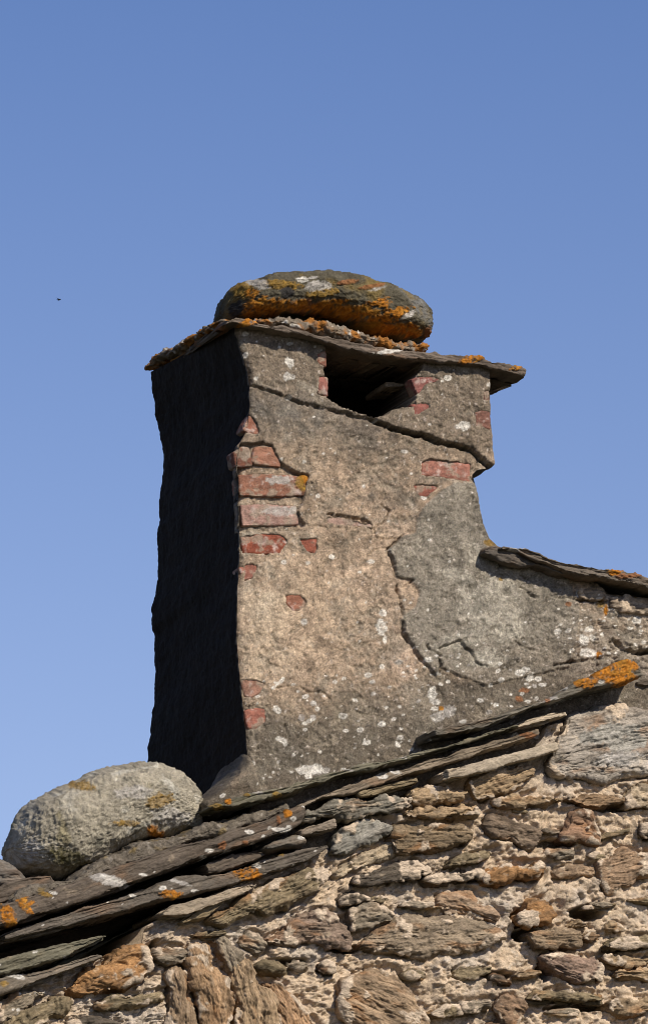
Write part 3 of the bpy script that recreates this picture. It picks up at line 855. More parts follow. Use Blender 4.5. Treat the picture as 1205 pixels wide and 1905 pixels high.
# (crop, upper outline, lower outline, colour, how far it stands out of the mortar, options)
ST = [
    ('A', [310, 1165, 330, 1140, 460, 1065, 500, 1020, 560, 1000, 620, 990, 665, 990], [310, 1180, 340, 1205, 450, 1212, 560, 1172, 640, 1140, 676, 1110], G_RUST, .05, dict(dark=.4)),
    ('A', [0, 1235, 60, 1210, 110, 1190, 180, 1186, 222, 1186], [0, 1338, 60, 1320, 110, 1285, 180, 1230, 222, 1195], G_GREY, .05, dict(white=8)),
    ('A', [20, 1345, 100, 1280, 200, 1212, 270, 1196, 325, 1208], [20, 1380, 100, 1380, 200, 1335, 280, 1290, 330, 1250], G_OLIVE, .055, dict(rust=.3)),
    ('A', [430, 1245, 480, 1225, 550, 1203, 640, 1200, 735, 1188], [430, 1255, 470, 1278, 530, 1265, 600, 1252, 690, 1240, 737, 1222], G_OLIVE, .04, {}),
    ('A', [300, 1325, 380, 1310, 470, 1310, 560, 1330], [300, 1360, 400, 1380, 500, 1380, 560, 1350], G_DARK, .03, {}),
    ('B', [345, 378, 380, 345, 480, 300, 560, 250, 640, 205, 730, 168, 800, 160, 885, 145], [350, 400, 400, 415, 445, 405, 490, 384, 560, 352, 600, 372, 650, 350, 740, 305, 810, 262, 885, 195], G_OLIVE, .06, dict(strat=.006, layer=90)),
    ('C', [575, 1030, 600, 975, 640, 912, 700, 880, 740, 865, 790, 862, 850, 876, 876, 886], [575, 1034, 610, 1048, 640, 1050, 690, 1025, 730, 1003, 800, 975, 870, 948, 876, 925], G_BLUE, .045, dict(rust=.1, dark=.2, pale=.25, strat=.0015, layer=25)),
    ('C', [600, 1125, 640, 1098, 700, 1062, 780, 1012, 860, 972, 890, 962], [600, 1145, 650, 1152, 700, 1120, 780, 1090, 860, 1060, 906, 1030], G_PALE, .03, dict(rust=.1, dark=.25, strat=.003)),
    ('C', [690, 1165, 740, 1140, 800, 1112, 880, 1088, 960, 1068, 1010, 1080, 1080, 1112], [690, 1185, 740, 1190, 830, 1200, 850, 1185, 960, 1176, 1030, 1150, 1084, 1128], G_DARK, .05, dict(strat=.006, pale=.55, layer=100)),
    ('E', [148, 60, 165, 40, 200, 25, 250, 15, 330, 20, 380, 35, 417, 52], [148, 75, 165, 100, 230, 117, 340, 112, 390, 90, 417, 62], G_TAN, .05, dict(q=2.6, pale=.5)),
    ('E', [120, 137, 180, 130, 250, 130, 360, 127, 462, 123], [120, 165, 180, 170, 300, 165, 380, 158, 462, 150], G_TAN, .055, dict(q=8, rust=.1, dark=.2, strat=.0015)),
    ('E', [524, 97, 545, 82, 570, 75, 640, 68, 700, 65, 840, 74], [524, 105, 545, 118, 620, 127, 680, 126, 730, 110, 840, 104], G_TAN, .045, {}),
    ('E', [848, 78, 870, 66, 940, 58, 1010, 55, 1060, 66, 1115, 84], [848, 92, 880, 108, 940, 132, 1000, 130, 1060, 115, 1115, 105], G_BROWN, .055, dict(pale=.5)),
    ('E', [1095, 75, 1150, 40, 1205, 26, 1260, 25], [1095, 100, 1110, 128, 1180, 122, 1260, 130], G_PALE, .05, dict(rust=.3)),
    ('E', [68, 240, 90, 212, 130, 203, 190, 200, 250, 190, 330, 192, 380, 196, 410, 220, 432, 248], [68, 270, 92, 330, 160, 328, 230, 312, 280, 312, 350, 292, 432, 268], A3(.17, .13, .085), .06, dict(dark=.85, rust=.7)),
    ('E', [490, 175, 520, 160, 580, 168, 630, 185, 690, 205, 742, 232], [490, 225, 530, 258, 600, 270, 640, 300, 690, 316, 742, 262], A3(.15, .115, .085), .045, dict(dark=.8)),
    ('E', [826, 245, 850, 200, 880, 152, 910, 140, 955, 138, 970, 200, 1002, 250], [826, 260, 850, 272, 900, 266, 940, 280, 1002, 284], A3(.235, .15, .10), .05, dict(rust=.7, dark=.3)),
    ('E', [318, 372, 360, 352, 400, 338, 460, 326, 522, 308], [318, 384, 370, 386, 420, 377, 470, 360, 522, 332], G_OLIVE, .045, {}),
    ('E', [474, 425, 495, 395, 520, 378, 560, 368, 600, 364, 680, 372, 742, 368], [474, 462, 500, 470, 560, 466, 620, 440, 680, 446, 740, 430], G_RUST, .055, dict(q=2.6, rust=.8, dark=.25)),
    ('E', [222, 444, 260, 424, 320, 410, 400, 408, 480, 404], [222, 458, 270, 464, 330, 455, 400, 448, 476, 436], G_DARK, .045, dict(pale=.5)),
    ('E', [1010, 352, 1050, 318, 1090, 298, 1150, 310, 1240, 330], [1010, 500, 1030, 515, 1100, 482, 1140, 488, 1170, 430, 1240, 425], A3(.26, .185, .125), .03, dict(pale=.6, rust=.6)),
    ('E', [780, 410, 850, 385, 920, 378, 985, 385], [780, 440, 850, 425, 920, 425, 985, 430], A3(.24, .175, .12), .015, dict(pale=.6)),
    ('E', [648, 575, 670, 540, 700, 530, 760, 534, 805, 550], [630, 640, 680, 655, 740, 648, 780, 622, 805, 600], G_RUST, .05, dict(dark=.6)),
    ('E', [268, 515, 310, 485, 370, 478, 420, 488, 450, 515, 500, 540, 545, 596], [268, 560, 310, 600, 380, 610, 440, 622, 500, 632, 545, 622], A3(.28, .205, .145), .025, dict(q=2.5, rust=.6, pale=.4)),
    ('E', [-70, 720, -30, 672, 50, 632, 100, 612, 200, 596, 350, 590, 450, 620, 520, 650, 578, 684], [-70, 740, -30, 760, 50, 776, 120, 785, 200, 792, 300, 770, 360, 782, 420, 768, 500, 740, 578, 696], A3(.215, .175, .13), .04, dict(q=3, pale=.35, layer=50)),
    ('B', [968, 335, 1010, 318, 1060, 312, 1110, 330, 1172, 352], [968, 440, 1030, 436, 1080, 420, 1130, 405, 1172, 388], G_GREY, .04, dict(rust=.15, pale=.5)),
    ('E', [676, 675, 720, 658, 800, 655, 860, 665, 915, 676], [680, 700, 710, 742, 760, 750, 800, 756, 860, 748, 917, 746], A3(.21, .16, .11), .055, dict(pale=.6, rust=.5)),
    ('E', [742, 780, 780, 765, 860, 775, 920, 785, 985, 788, 1012, 815], [742, 800, 790, 855, 850, 896, 930, 902, 1012, 906], G_PURP, .055, dict(q=4, rust=.2, dark=.3, layer=40, pale=.2)),
    ('E', [1016, 735, 1050, 712, 1080, 700, 1150, 696, 1260, 690], [1016, 742, 1060, 752, 1120, 756, 1180, 742, 1260, 742], G_OLIVE, .05, dict(strat=.006)),
    ('E', [1000, 780, 1050, 772, 1120, 790, 1230, 792], [1000, 796, 1050, 830, 1120, 830, 1230, 826], G_TAN, .035, {}),
    ('E', [1056, 850, 1120, 833, 1180, 826, 1260, 825], [1056, 880, 1120, 890, 1180, 892, 1260, 890], G_TAN, .05, dict(layer=110, strat=.005)),
    ('E', [686, 962, 720, 946, 780, 935, 850, 942, 920, 945, 1024, 958], [686, 972, 720, 988, 800, 977, 860, 985, 940, 988, 1024, 978], G_OLIVE, .055, dict(strat=.006)),
    ('E', [1028, 985, 1060, 970, 1130, 962, 1240, 970], [1028, 1015, 1060, 1040, 1120, 1045, 1240, 1030], G_TAN, .045, dict(rust=.6)),
    ('E', [240, 1030, 290, 1005, 340, 994, 385, 985], [240, 1045, 280, 1062, 340, 1055, 385, 1042], G_OLIVE, .04, {}),
    ('E', [370, 990, 420, 978, 470, 970, 512, 978], [380, 1035, 420, 1048, 470, 1036, 512, 1006], G_GREY, .045, dict(rust=.2)),
    ('E', [530, 985, 560, 960, 610, 950, 652, 990], [530, 1010, 560, 1080, 610, 1100, 652, 1070], A3(.22, .15, .10), .04, dict(rust=.7)),
    ('E', [500, 1080, 560, 1070, 620, 1090], [500, 1110, 560, 1120, 620, 1115], G_DARK, .03, {}),
    ('E', [130, 866, 170, 848, 222, 855], [130, 876, 170, 884, 222, 872], G_OLIVE, .035, {}),
    ('E', [340, 848, 390, 825, 450, 820, 520, 835], [340, 872, 400, 890, 450, 880, 520, 862], G_OLIVE, .02, dict(pale=.5)),
    ('E', [505, 878, 540, 866, 590, 880, 614, 905], [505, 890, 550, 912, 590, 915, 614, 912], G_DARK, .035, {}),
    ('P', [628, 1856, 640, 1826, 660, 1812, 690, 1799, 720, 1800, 748, 1812, 775, 1848, 800, 1890, 820, 1925], [628, 1866, 636, 1890, 660, 1925, 700, 1945, 820, 1945], A3(.27, .20, .135), .045, dict(q=3, rust=.7, dark=.3, layer=40)),
    ('B', [590, 470, 640, 450, 690, 430, 705, 370, 740, 345, 830, 342, 900, 365, 935, 395, 975, 445], [590, 490, 640, 500, 700, 500, 780, 488, 830, 490, 900, 510, 975, 528], A3(.19, .145, .115), .04, dict(dark=.6, rust=.5, pale=.35)),
    ('B', [924, 300, 950, 276, 1000, 270, 1062, 288], [924, 325, 960, 322, 1010, 315, 1062, 298], G_DARK, .045, dict(rust=.3)),
    ('B', [86, 515, 140, 506, 190, 512, 246, 518], [88, 565, 130, 585, 190, 586, 244, 562], G_GREY, .05, dict(strat=.006, dark=.6)),
    ('B', [468, 470, 520, 440, 560, 462, 584, 490], [468, 500, 510, 530, 560, 545, 584, 530], G_GREY, .03, dict(dark=.6)),
    ('B', [562, 598, 600, 575, 650, 578, 690, 605], [562, 612, 610, 628, 650, 632, 690, 620], G_OLIVE, .04, dict(dark=.4, q=2.5)),
    ('B', [700, 588, 740, 574, 790, 580], [700, 600, 740, 616, 790, 600], G_GREY, .03, {}),
    ('B', [820, 590, 860, 568, 908, 600], [820, 618, 860, 636, 908, 620], G_DARK, .035, {}),
    ('B', [0, 735, 60, 715, 130, 708], [0, 770, 60, 765, 130, 745], G_OLIVE, .03, {}),
    ('D', [722, 560, 760, 470, 800, 385, 830, 335, 900, 312, 1000, 288, 1060, 284, 1120, 300, 1260, 315], [722, 600, 760, 645, 820, 640, 900, 655, 1000, 672, 1080, 662, 1260, 640], A3(.30, .275, .245), .045, dict(dark=.45, pale=.5, rust=.5, layer=45, smear=.2)),
    ('D', [322, 672, 370, 640, 430, 618, 500, 600, 570, 588, 650, 585], [340, 740, 370, 768, 430, 755, 500, 735, 580, 700, 650, 650], G_TAN, .05, dict(q=5, rust=.2, dark=.3, layer=100)),
    ('C', [540, 818, 600, 782, 660, 758, 700, 750, 780, 768, 850, 758, 920, 762, 988, 756], [440, 882, 500, 866, 560, 850, 700, 858, 780, 846, 900, 820, 988, 800], A3(.17, .16, .135), .06, dict(strat=.008, pale=.7, dark=.6, layer=110)),
    ('E', [1168, 205, 1190, 192, 1250, 190], [1168, 240, 1190, 258, 1250, 260], G_DARK, .04, {}),
    ('E', [750, 318, 820, 306, 888, 300], [750, 332, 830, 350, 888, 335], G_GREY, .035, {}),
    ('E', [1000, 660, 1040, 640, 1090, 650], [1000, 672, 1040, 676, 1090, 668], G_TAN, .02, {}),
    ('E', [860, 640, 900, 630, 945, 640], [860, 655, 900, 664, 945, 655], G_TAN, .03, {}),
]
VST = [  # upright stones of the lower left: left outline, right outline
    ([(310, 1800), (318, 1840), (314, 1880), (306, 1910), (300, 1960)], [(352, 1806), (362, 1830), (364, 1862), (372, 1900), (372, 1960)], A3(.23, .17, .115), .045),
    ([(352, 1770), (350, 1812), (366, 1842), (372, 1880), (378, 1960)], [(398, 1752), (404, 1790), (428, 1820), (434, 1860), (436, 1960)], A3(.28, .19, .115), .055),
    ([(396, 1746), (416, 1782), (428, 1815)], [(432, 1744), (452, 1780), (446, 1808)], G_GREY, .04),
    ([(430, 1812), (436, 1856), (440, 1900), (440, 1960)], [(480, 1778), (484, 1820), (520, 1850), (525, 1960)], A3(.29, .215, .14), .055),
    ([(486, 1830), (505, 1846), (520, 1900), (522, 1960)], [(520, 1824), (562, 1862), (594, 1905), (600, 1960)], A3(.29, .19, .115), .045),
]
HOLES = [(965, 1708, 14, 16), (1092, 1697, 28, 12), (980, 1740, 22, 12), (735, 1560, 10, 22), (895, 1465, 10, 26), (830, 1405, 10, 9), (620, 1560, 26, 14), (1140, 1500, 36, 10), (1030, 1570, 30, 8), (640, 1765, 26, 7), (320, 1840, 8, 34),
         (286, 1762, 6, 14), (1200, 1545, 8, 10), (925, 1815, 26, 7), (1080, 1875, 60, 6), (545, 1790, 26, 6), (1012, 1800, 12, 20), (1160, 1790, 20, 6)]
TOPW = [(-420, 2030), (-200, 1935), (0, 1850), (130, 1803), (262, 1760), (268, 1725), (330, 1690), (400, 1662), (600, 1585), (660, 1530), (760, 1480), (830, 1445), (1000, 1395), (1018, 1350), (1100, 1330), (1205, 1326), (1500, 1330)]
NCW, NRWW = 700, 380
tw = at(TOPW, 0.0)[:, [0, 2]]
xw = np.linspace(tw[0, 0], tw[-1, 0], NCW)
ztw = np.interp(xw, tw[:, 0], tw[:, 1])
zlo = at([(600, 2080)], 0.0)[0, 2]
fr_ = np.linspace(0, 1, NRWW)
ZW = ztw[None] * (1 - fr_[:, None]) + zlo * fr_[:, None]
XW = np.tile(xw, (NRWW, 1))
Wv = np.stack([XW.ravel(), np.zeros(XW.size), ZW.ravel()], 1)
QW = topx(Wv)
QW3 = np.concatenate([QW, np.zeros((len(QW), 1))], 1)
m1, m2, m3 = fbm(Wv, 9, 3, .5, 101), fbm(Wv, 30, 4, .6, 102), fbm(Wv, 95, 3, .65, 103)
hw = .011 * m1 + .012 * m2 + .0062 * m3 + .0016 * fbm(Wv, 240, 2, .6, 113) + .007 * sm(.1, .5, fbm(Wv, 42, 3, .6, 104, True)) - .007 * sm(.25, .55, fbm(Wv, 24, 3, .6, 105, True)) - .004 * sm(.2, .5, fbm(Wv, 60, 3, .6, 106))
near = np.zeros(len(QW))
sps = [(c, cr(c, u_), cr(c, l_)) for c, u_, l_, *_ in ST] + [('P', np.array(a), np.array(b)) for a, b, *_ in VST]
for c, u_, l_ in sps:
    pg = np.concatenate([u_, l_[::-1]])
    lo, hi = pg.min(0) - 16, pg.max(0) + 16
    ix = np.where((QW[:, 0] > lo[0]) & (QW[:, 0] < hi[0]) & (QW[:, 1] > lo[1]) & (QW[:, 1] < hi[1]))[0]
    if len(ix):
        dd = sdf(QW[ix], pg)
        near[ix] = np.maximum(near[ix], np.where(dd < 0, 1, np.exp(-(dd / 5.5) ** 2)))
gap = near * sm(-.35, .3, fbm(QW3, .016, 3, .6, 107))
hw = hw - .014 * gap + .010 * sm(.5, .05, near) * sm(-.1, .4, m1)
for (cx, cy, rx, ry) in HOLES:
    r = np.hypot((QW[:, 0] - cx) / rx, (QW[:, 1] - cy) / ry) + .5 * fbm(QW3, .07, 2, .5, 108)
    hw = hw - .11 * sm(1.3, .7, r)
Wc = np.tile(A3(.50, .39, .275), (len(Wv), 1)) * (1 + .22 * m2 + .25 * m3)[:, None]
Wc = mixc(Wc, A3(.40, .36, .31), sm(.0, .4, fbm(Wv, 6, 3, .5, 110)) * .6)
Wc = mixc(Wc, A3(.19, .16, .13), sm(.12, .45, fbm(Wv, 28, 4, .65, 111)) * .55)
Wc = mixc(Wc, A3(.50, .45, .38), sm(.3, .5, fbm(Wv, 70, 2, .6, 112)) * .5)
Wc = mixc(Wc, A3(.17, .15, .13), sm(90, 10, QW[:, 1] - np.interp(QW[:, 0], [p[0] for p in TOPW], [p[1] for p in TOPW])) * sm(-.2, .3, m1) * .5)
Wv[:, 1] -= hw
edge_t = np.arange(NCW)
front_q = grid_quads(NRWW, NCW)
# top skirt going back, and the plain lower wall down to the ground
back = Wv[edge_t].copy()
back[:, 1] = .45
lowr = Wv[-NCW:].copy()
lowg = lowr.copy()
lowg[:, 1] = 0
lowg[:, 2] = -.2
gb = lowg.copy()
gb[:, 1] = .45
n0 = len(Wv)
allv = np.concatenate([Wv, back, lowg, gb])
k = np.arange(NCW - 1)
q1 = np.stack([k + 1, k, n0 + k, n0 + k + 1], 1)
q2 = np.stack([n0 - NCW + k, n0 - NCW + k + 1, n0 + NCW + k + 1, n0 + NCW + k], 1)
q3 = np.stack([n0 + k, n0 + 2 * NCW + k, n0 + 2 * NCW + k + 1, n0 + k + 1], 1)
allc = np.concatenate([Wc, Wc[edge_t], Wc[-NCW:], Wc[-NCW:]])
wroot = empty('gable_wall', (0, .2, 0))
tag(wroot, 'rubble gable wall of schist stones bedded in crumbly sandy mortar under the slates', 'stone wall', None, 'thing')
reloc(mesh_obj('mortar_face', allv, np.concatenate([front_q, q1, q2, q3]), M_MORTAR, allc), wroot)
for c, u_, l_, base, out, opt in ST:
    o = dict(q=5, er=.006, dr=.016, amp=.006, strat=.0045, jit=.006, rust=.55, dark=.5, pale=.4, layer=75, smear=.46, chips=.007, rough=.0026, groove=.0035)
    o.update(opt)
    out = .68 * out
    hsh = (len(wroot.children) * 37) % 100 / 100
    if hsh < .55 and 'layer' not in opt:           # split faces rather than edges of the layers
        o.update(layer=22 + 40 * hsh, strat=.003, groove=.002, chips=.010, pale=.5)
    o['spots'] = [(1130, 1365, 60, 18, 10, 'g'), (1165, 1385, 40, 14, 10, 'g'), (1150, 1412, 50, 14, 5, 'p')] if c == 'D' else ()
    reloc(loft('stone', cr(c, u_), cr(c, l_), -out, .05, base, M_SCHIST, **o), wroot)
for a, b, base, out in VST:
    reloc(loft('stone', a, b, -out * .7, .05, base, M_SCHIST, q=4, er=.008, dr=.02, amp=.010, strat=.004, jit=.008, rust=.75, dark=.35, pale=.3, layer=42, smear=.46, chips=.007, rough=.0026, groove=.0028), wroot)
# small chips pinned into the joints
rs = random.Random(23)
cnt = 0
boxes = [(np.concatenate([u_, l_]).min(0), np.concatenate([u_, l_]).max(0)) for c, u_, l_ in sps]
while cnt < 26:
    x, y = rs.uniform(290, 1215), rs.uniform(1480, 1935)
    if y < np.interp(x, [p[0] for p in TOPW], [p[1] for p in TOPW]) + 40 or any((x > lo[0] - 12) and (x < hi[0] + 12) and (y > lo[1] - 6) and (y < hi[1] + 6) for lo, hi in boxes):
        if rs.random() < .997:
            continue
    w_, h_ = rs.uniform(14, 34), rs.uniform(4, 9)
    s_ = rs.uniform(-.3, .12)
    U_ = [(x - w_, y - w_ * -s_ - h_ * .3), (x - w_ * .2, y - h_), (x + w_, y + w_ * s_ - h_ * .4)]
    L_ = [(x - w_, y + w_ * -s_ * -1 + h_ * .3), (x, y + h_), (x + w_, y + w_ * s_ + h_ * .3)]
    U_[0] = (x - w_, y - s_ * w_ - h_ * .3)
    L_[0] = (x - w_, y - s_ * w_ + h_ * .3)
    reloc(loft('stone', U_, L_, -rs.uniform(.012, .03), .04, rs.choice([G_TAN, G_OLIVE, G_BROWN, G_GREY]), M_SCHIST, q=5, er=.005, dr=.01, amp=.004, strat=.004, jit=.004, smear=.3, rough=.002, groove=.003), wroot)
    cnt += 1

# ------------------------------------------------------------------ roof: the dark bed behind the verge, then every loose slate
roof = loft('roof', [(-900, 2075), (0, 1700), (300, 1580), (480, 1500), (700, 1440), (1000, 1330), (1205, 1260), (1400, 1240)], [(-900, 2260), (0, 1850), (300, 1700), (600, 1590), (1000, 1420), (1205, 1330), (1400, 1320)],
            .24, 3.0, (.05, .046, .042), M_SLATE, q=14, er=.01, dr=.01, amp=.01, strat=.004, rust=.1, step=.012)
tag(roof, 'dark slate roof slope running back behind the verge slates', 'roof', None, 'thing')
C_SL, C_SLB, C_SLG = A3(.095, .080, .067), A3(.125, .115, .10), A3(.13, .125, .095)
GRP = 'loose slates along the roof edge'
S = []


def slab(label, crop, U_, L_, base, y0=-.055, y1=.30, **k):
    g = 2.6 * CROP[crop][2]
    if len(U_) > 16:
        U_ = np.asarray(U_, float).reshape(-1, 2) + (0, g)
        L_ = np.asarray(L_, float).reshape(-1, 2) - (0, g)
    o = dict(q=14, er=.003, dr=.004, amp=.0018, strat=.0018, rust=.2, dark=.3, pale=.2, layer=95, jit=.0018, ledge=.0035, rough=.0014, groove=.0022, chips=.0035)
    o.update(k)
    if 'white' in o:
        o['white'] = int(o['white'] * 1.0)
    s = loft('slate_slab', cr(crop, U_), cr(crop, L_), y0, y1, base, M_SLATE, **o)
    S.append(tag(s, label, 'slate slab', GRP, 'thing'))


slab('long dark slate slab right under the pale boulder, orange lichen at its left end', 'A',
     [-260, 905, 0, 795, 100, 765, 200, 733, 300, 700, 400, 668, 500, 634, 600, 600, 700, 565, 800, 530, 900, 505, 1000, 478, 1100, 442, 1205, 408, 1290, 370, 1366, 346],
     [-260, 1010, 0, 915, 100, 882, 200, 850, 300, 815, 400, 785, 500, 750, 600, 712, 700, 674, 800, 636, 900, 600, 1000, 570, 1100, 540, 1205, 508, 1300, 478, 1350, 450, 1372, 400], C_SL, y0=-.06,
     spots=[(30, 1668, 42, 9, -22, 'o'), (14, 1704, 24, 14, -60, 'o'), (48, 1690, 18, 6, -35, 'o'), (75, 1660, 30, 5, -20, 'y'), (201, 1637, 36, 11, -17, 'p'), (205, 1634, 20, 5, -17, 'w'), (413, 1572, 9, 8, 30, 'r'), (389, 1582, 9, 4, 0, 'w'), (423, 1584, 8, 4, 0, 'w'),
            (535, 1514, 9, 8, 0, 'o'), (518, 1525, 4, 9, 10, 'r'), (464, 1548, 10, 5, -10, 'w'), (520, 1544, 20, 5, -14, 'w'), (537, 1542, 7, 8, 0, 'w'), (490, 1556, 4, 4, 0, 'w'), (545, 1523, 6, 5, 0, 'w'), (379, 1595, 9, 4, -12, 'w'), (267, 1627, 8, 3, -10, 'w'), (100, 1661, 9, 3, -15, 'w'), (560, 1497, 16, 3, -20, 'w'), (456, 1567, 6, 4, 0, 'r')], white=14)
slab('long grey slate slab with two orange lichen patches, second row below the pale boulder', 'A',
     [14, 935, 50, 915, 100, 900, 200, 868, 300, 838, 400, 802, 500, 775, 620, 738, 700, 706, 760, 688, 830, 664, 885, 654, 940, 668, 1000, 655, 1060, 640, 1150, 612, 1250, 575, 1350, 548, 1460, 528, 1476, 535],
     [20, 972, 100, 952, 200, 930, 300, 905, 400, 876, 500, 850, 600, 822, 700, 792, 800, 772, 950, 738, 1060, 712, 1170, 682, 1250, 655, 1350, 625, 1430, 580, 1476, 550], A3(.105, .093, .08), y0=-.055, y1=.25,
     spots=[(460, 1626, 25, 13, -8, 'o'), (319, 1663, 20, 9, -5, 'o'), (502, 1592, 8, 4, 0, 'o'), (520, 1590, 9, 4, 0, 'y'), (362, 1657, 8, 3, 0, 'w'), (248, 1667, 8, 3, -10, 'w'), (330, 1640, 34, 4, -17, 'p'), (480, 1612, 8, 4, 0, 'w')], white=10)
slab('short dark slate piece wedged under the long slab right of the boulder, blunt left end', 'A', [925, 620, 960, 608, 1050, 576, 1120, 566, 1192, 556], [930, 662, 985, 655, 1080, 628, 1150, 600, 1194, 580], C_SL, y0=-.03, y1=.2, rust=.1)
slab('small grey stone wedge with a white tip beside the short dark slate', 'C', [250, 1002, 290, 975, 330, 960, 380, 940, 430, 930, 468, 968], [256, 1020, 300, 1022, 350, 1010, 400, 1006, 440, 1000, 468, 978], C_SLB, y0=-.055, y1=.1, q=3, er=.012, dr=.015, ledge=.003,
     spots=[(562, 1556, 9, 6, 30, 'w')])
slab('small pale brown slate tongue tucked under the striped block', 'C', [425, 926, 470, 905, 520, 890, 560, 878, 598, 868], [440, 945, 480, 938, 540, 928, 598, 910], A3(.23, .195, .16), y0=-.05, y1=.1, ledge=.002)
slab('greenish slate slab directly under the chimney foot, yellow lichen on its left end', 'A',
     [935, 365, 960, 350, 1050, 318, 1110, 300, 1205, 280, 1290, 262, 1340, 248, 1420, 222, 1540, 188, 1640, 165, 1766, 140, 1880, 108, 1990, 85, 2060, 62, 2180, 26, 2290, -5, 2330, -10],
     [935, 376, 1000, 370, 1080, 360, 1205, 332, 1290, 312, 1340, 298, 1420, 262, 1540, 225, 1640, 205, 1760, 175, 1880, 145, 1990, 112, 2060, 92, 2180, 50, 2290, 18, 2330, 2], C_SLG, y0=-.06, y1=.35, strat=.006,
     spots=[(402, 1500, 14, 5, -14, 'y'), (425, 1491, 8, 6, -14, 'o'), (455, 1478, 10, 4, -14, 'y'), (515, 1478, 10, 6, 0, 'y'), (475, 1473, 20, 4, -14, 'p'), (730, 1404, 30, 4, -14, 'p'), (640, 1430, 24, 3, -14, 'p')], white=10)
slab('pale thin slate sliver at the right end of the greenish slab', 'D', [560, 392, 620, 365, 680, 345, 740, 330, 805, 325], [560, 408, 640, 390, 700, 376, 760, 358, 805, 346], A3(.33, .285, .225), y0=-.05, y1=.15, pale=.4, rust=.05, dark=.1, ledge=0)
slab('long brown slate second below the chimney foot, reddish at its right end', 'C',
     [410, 800, 440, 780, 520, 742, 620, 712, 700, 682, 760, 655, 870, 622, 980, 594, 1060, 570, 1150, 545, 1230, 520, 1320, 495, 1400, 470, 1480, 448, 1540, 430, 1612, 412],
     [410, 830, 460, 800, 530, 772, 640, 750, 700, 738, 760, 716, 870, 680, 980, 645, 1070, 622, 1180, 588, 1260, 562, 1350, 535, 1420, 512, 1500, 492, 1560, 475, 1612, 455], A3(.185, .155, .12), y0=-.05, y1=.3, rust=.3,
     spots=[(710, 1443, 14, 6, -15, 'w'), (735, 1436, 12, 5, -15, 'w'), (985, 1368, 34, 6, -14, 'r')])
slab('thin olive slate strip between the brown slate and the striped block', 'C', [715, 738, 780, 715, 850, 692, 930, 675, 1014, 656], [715, 750, 800, 745, 860, 732, 930, 710, 1014, 684], G_OLIVE, y0=-.045, y1=.2)
slab('straight pale slate bar with a broken left end painted dark for shade, above the tan block', 'D', [192, 630, 230, 614, 350, 580, 450, 556, 550, 530, 650, 505, 735, 485], [196, 668, 230, 660, 330, 638, 400, 622, 500, 592, 600, 562, 700, 534, 768, 512], A3(.34, .295, .235), y0=-.062, y1=.15, rust=.05, dark=.12, pale=.3, strat=.001, ledge=0,
     spots=[(829, 1441, 6, 9, 0, 'k')])  # black spot paints the shade on the bar's left end
slab('mortar coated slate under the chimney shoulder with a big orange lichen patch at right', 'D',
     [150, 412, 220, 398, 350, 368, 440, 345, 520, 318, 580, 295, 660, 275, 740, 250, 800, 222, 840, 180, 920, 150, 1000, 110, 1060, 80, 1095, 64, 1140, 78, 1178, 130],
     [155, 455, 250, 442, 330, 428, 400, 414, 470, 385, 530, 356, 620, 322, 700, 291, 800, 262, 900, 230, 1000, 206, 1100, 180, 1150, 165, 1180, 152], A3(.12, .112, .095), y0=-.085, y1=.35, strat=.003, ledge=.003, dark=.4,
     spots=[(1128, 1252, 66, 22, -16, 'o'), (1085, 1270, 22, 11, -10, 'o'), (1165, 1238, 24, 12, -10, 'o'), (1012, 1298, 46, 11, -20, 'p'), (930, 1312, 26, 6, -18, 'p'), (975, 1287, 14, 6, -15, 'r'), (1118, 1268, 6, 4, 0, 'w'), (1018, 1303, 6, 6, 0, 'r')], white=10)
slab('dark thin slate between the chimney shoulder mortar and the greenish slab', 'D', [140, 420, 200, 418, 270, 405, 330, 398, 380, 392], [150, 450, 200, 455, 270, 440, 330, 425, 380, 410], C_SL, y0=-.03, y1=.2)
slab('greenish slate tapering to a point below the two long slabs at left', 'A', [-160, 1110, 0, 1052, 60, 1030, 150, 1008, 250, 985, 330, 968, 400, 952, 484, 932], [-160, 1165, 0, 1116, 60, 1105, 130, 1085, 200, 1066, 280, 1040, 350, 1010, 420, 980, 484, 942], C_SLG, y0=-.06, y1=.2, white=8, strat=.005)
slab('round ended grey brown slate, lowest of the slates at left', 'A', [-160, 1190, 0, 1130, 60, 1108, 120, 1104, 200, 1090, 270, 1070, 340, 1046, 400, 1028, 440, 1020, 462, 1030], [-160, 1260, 0, 1210, 80, 1188, 180, 1150, 270, 1118, 350, 1086, 420, 1062, 464, 1042], A3(.16, .14, .115), y0=-.065, y1=.2, white=10,
     spots=[(8, 1830, 9, 6, 0, 'y'), (30, 1815, 22, 6, -10, 'w')])
slab('thin pale brown slate sliver below the long grey slab with orange patches', 'A', [728, 838, 780, 808, 840, 790, 900, 775, 980, 752, 1050, 730, 1120, 710, 1156, 703], [728, 850, 790, 852, 850, 846, 930, 816, 1000, 790, 1080, 756, 1156, 724], A3(.27, .23, .18), y0=-.06, y1=.15, rust=.1, dark=.15, ledge=.002)
slab('small striped slate sliver just under the pale brown one', 'A', [815, 880, 860, 846, 920, 815, 1002, 784], [820, 888, 880, 876, 940, 850, 1002, 800], G_OLIVE, y0=-.045, y1=.12)
slab('dark slate lump under the left end of the pale boulder', 'A', [-200, 560, -60, 545, 0, 552, 40, 575, 75, 605, 110, 645, 150, 680], [-200, 800, -60, 765, 0, 745, 60, 735, 110, 720, 150, 695], A3(.125, .115, .105), y0=-.01, y1=.3, q=3, er=.015, dr=.05, ledge=.002)
slab('dark slate in the shadow left below the pale boulder', 'A', [-200, 790, 0, 725, 80, 690, 150, 672, 240, 665], [-200, 850, 0, 800, 100, 765, 200, 735, 240, 715], C_SL, y0=-.02, y1=.3)
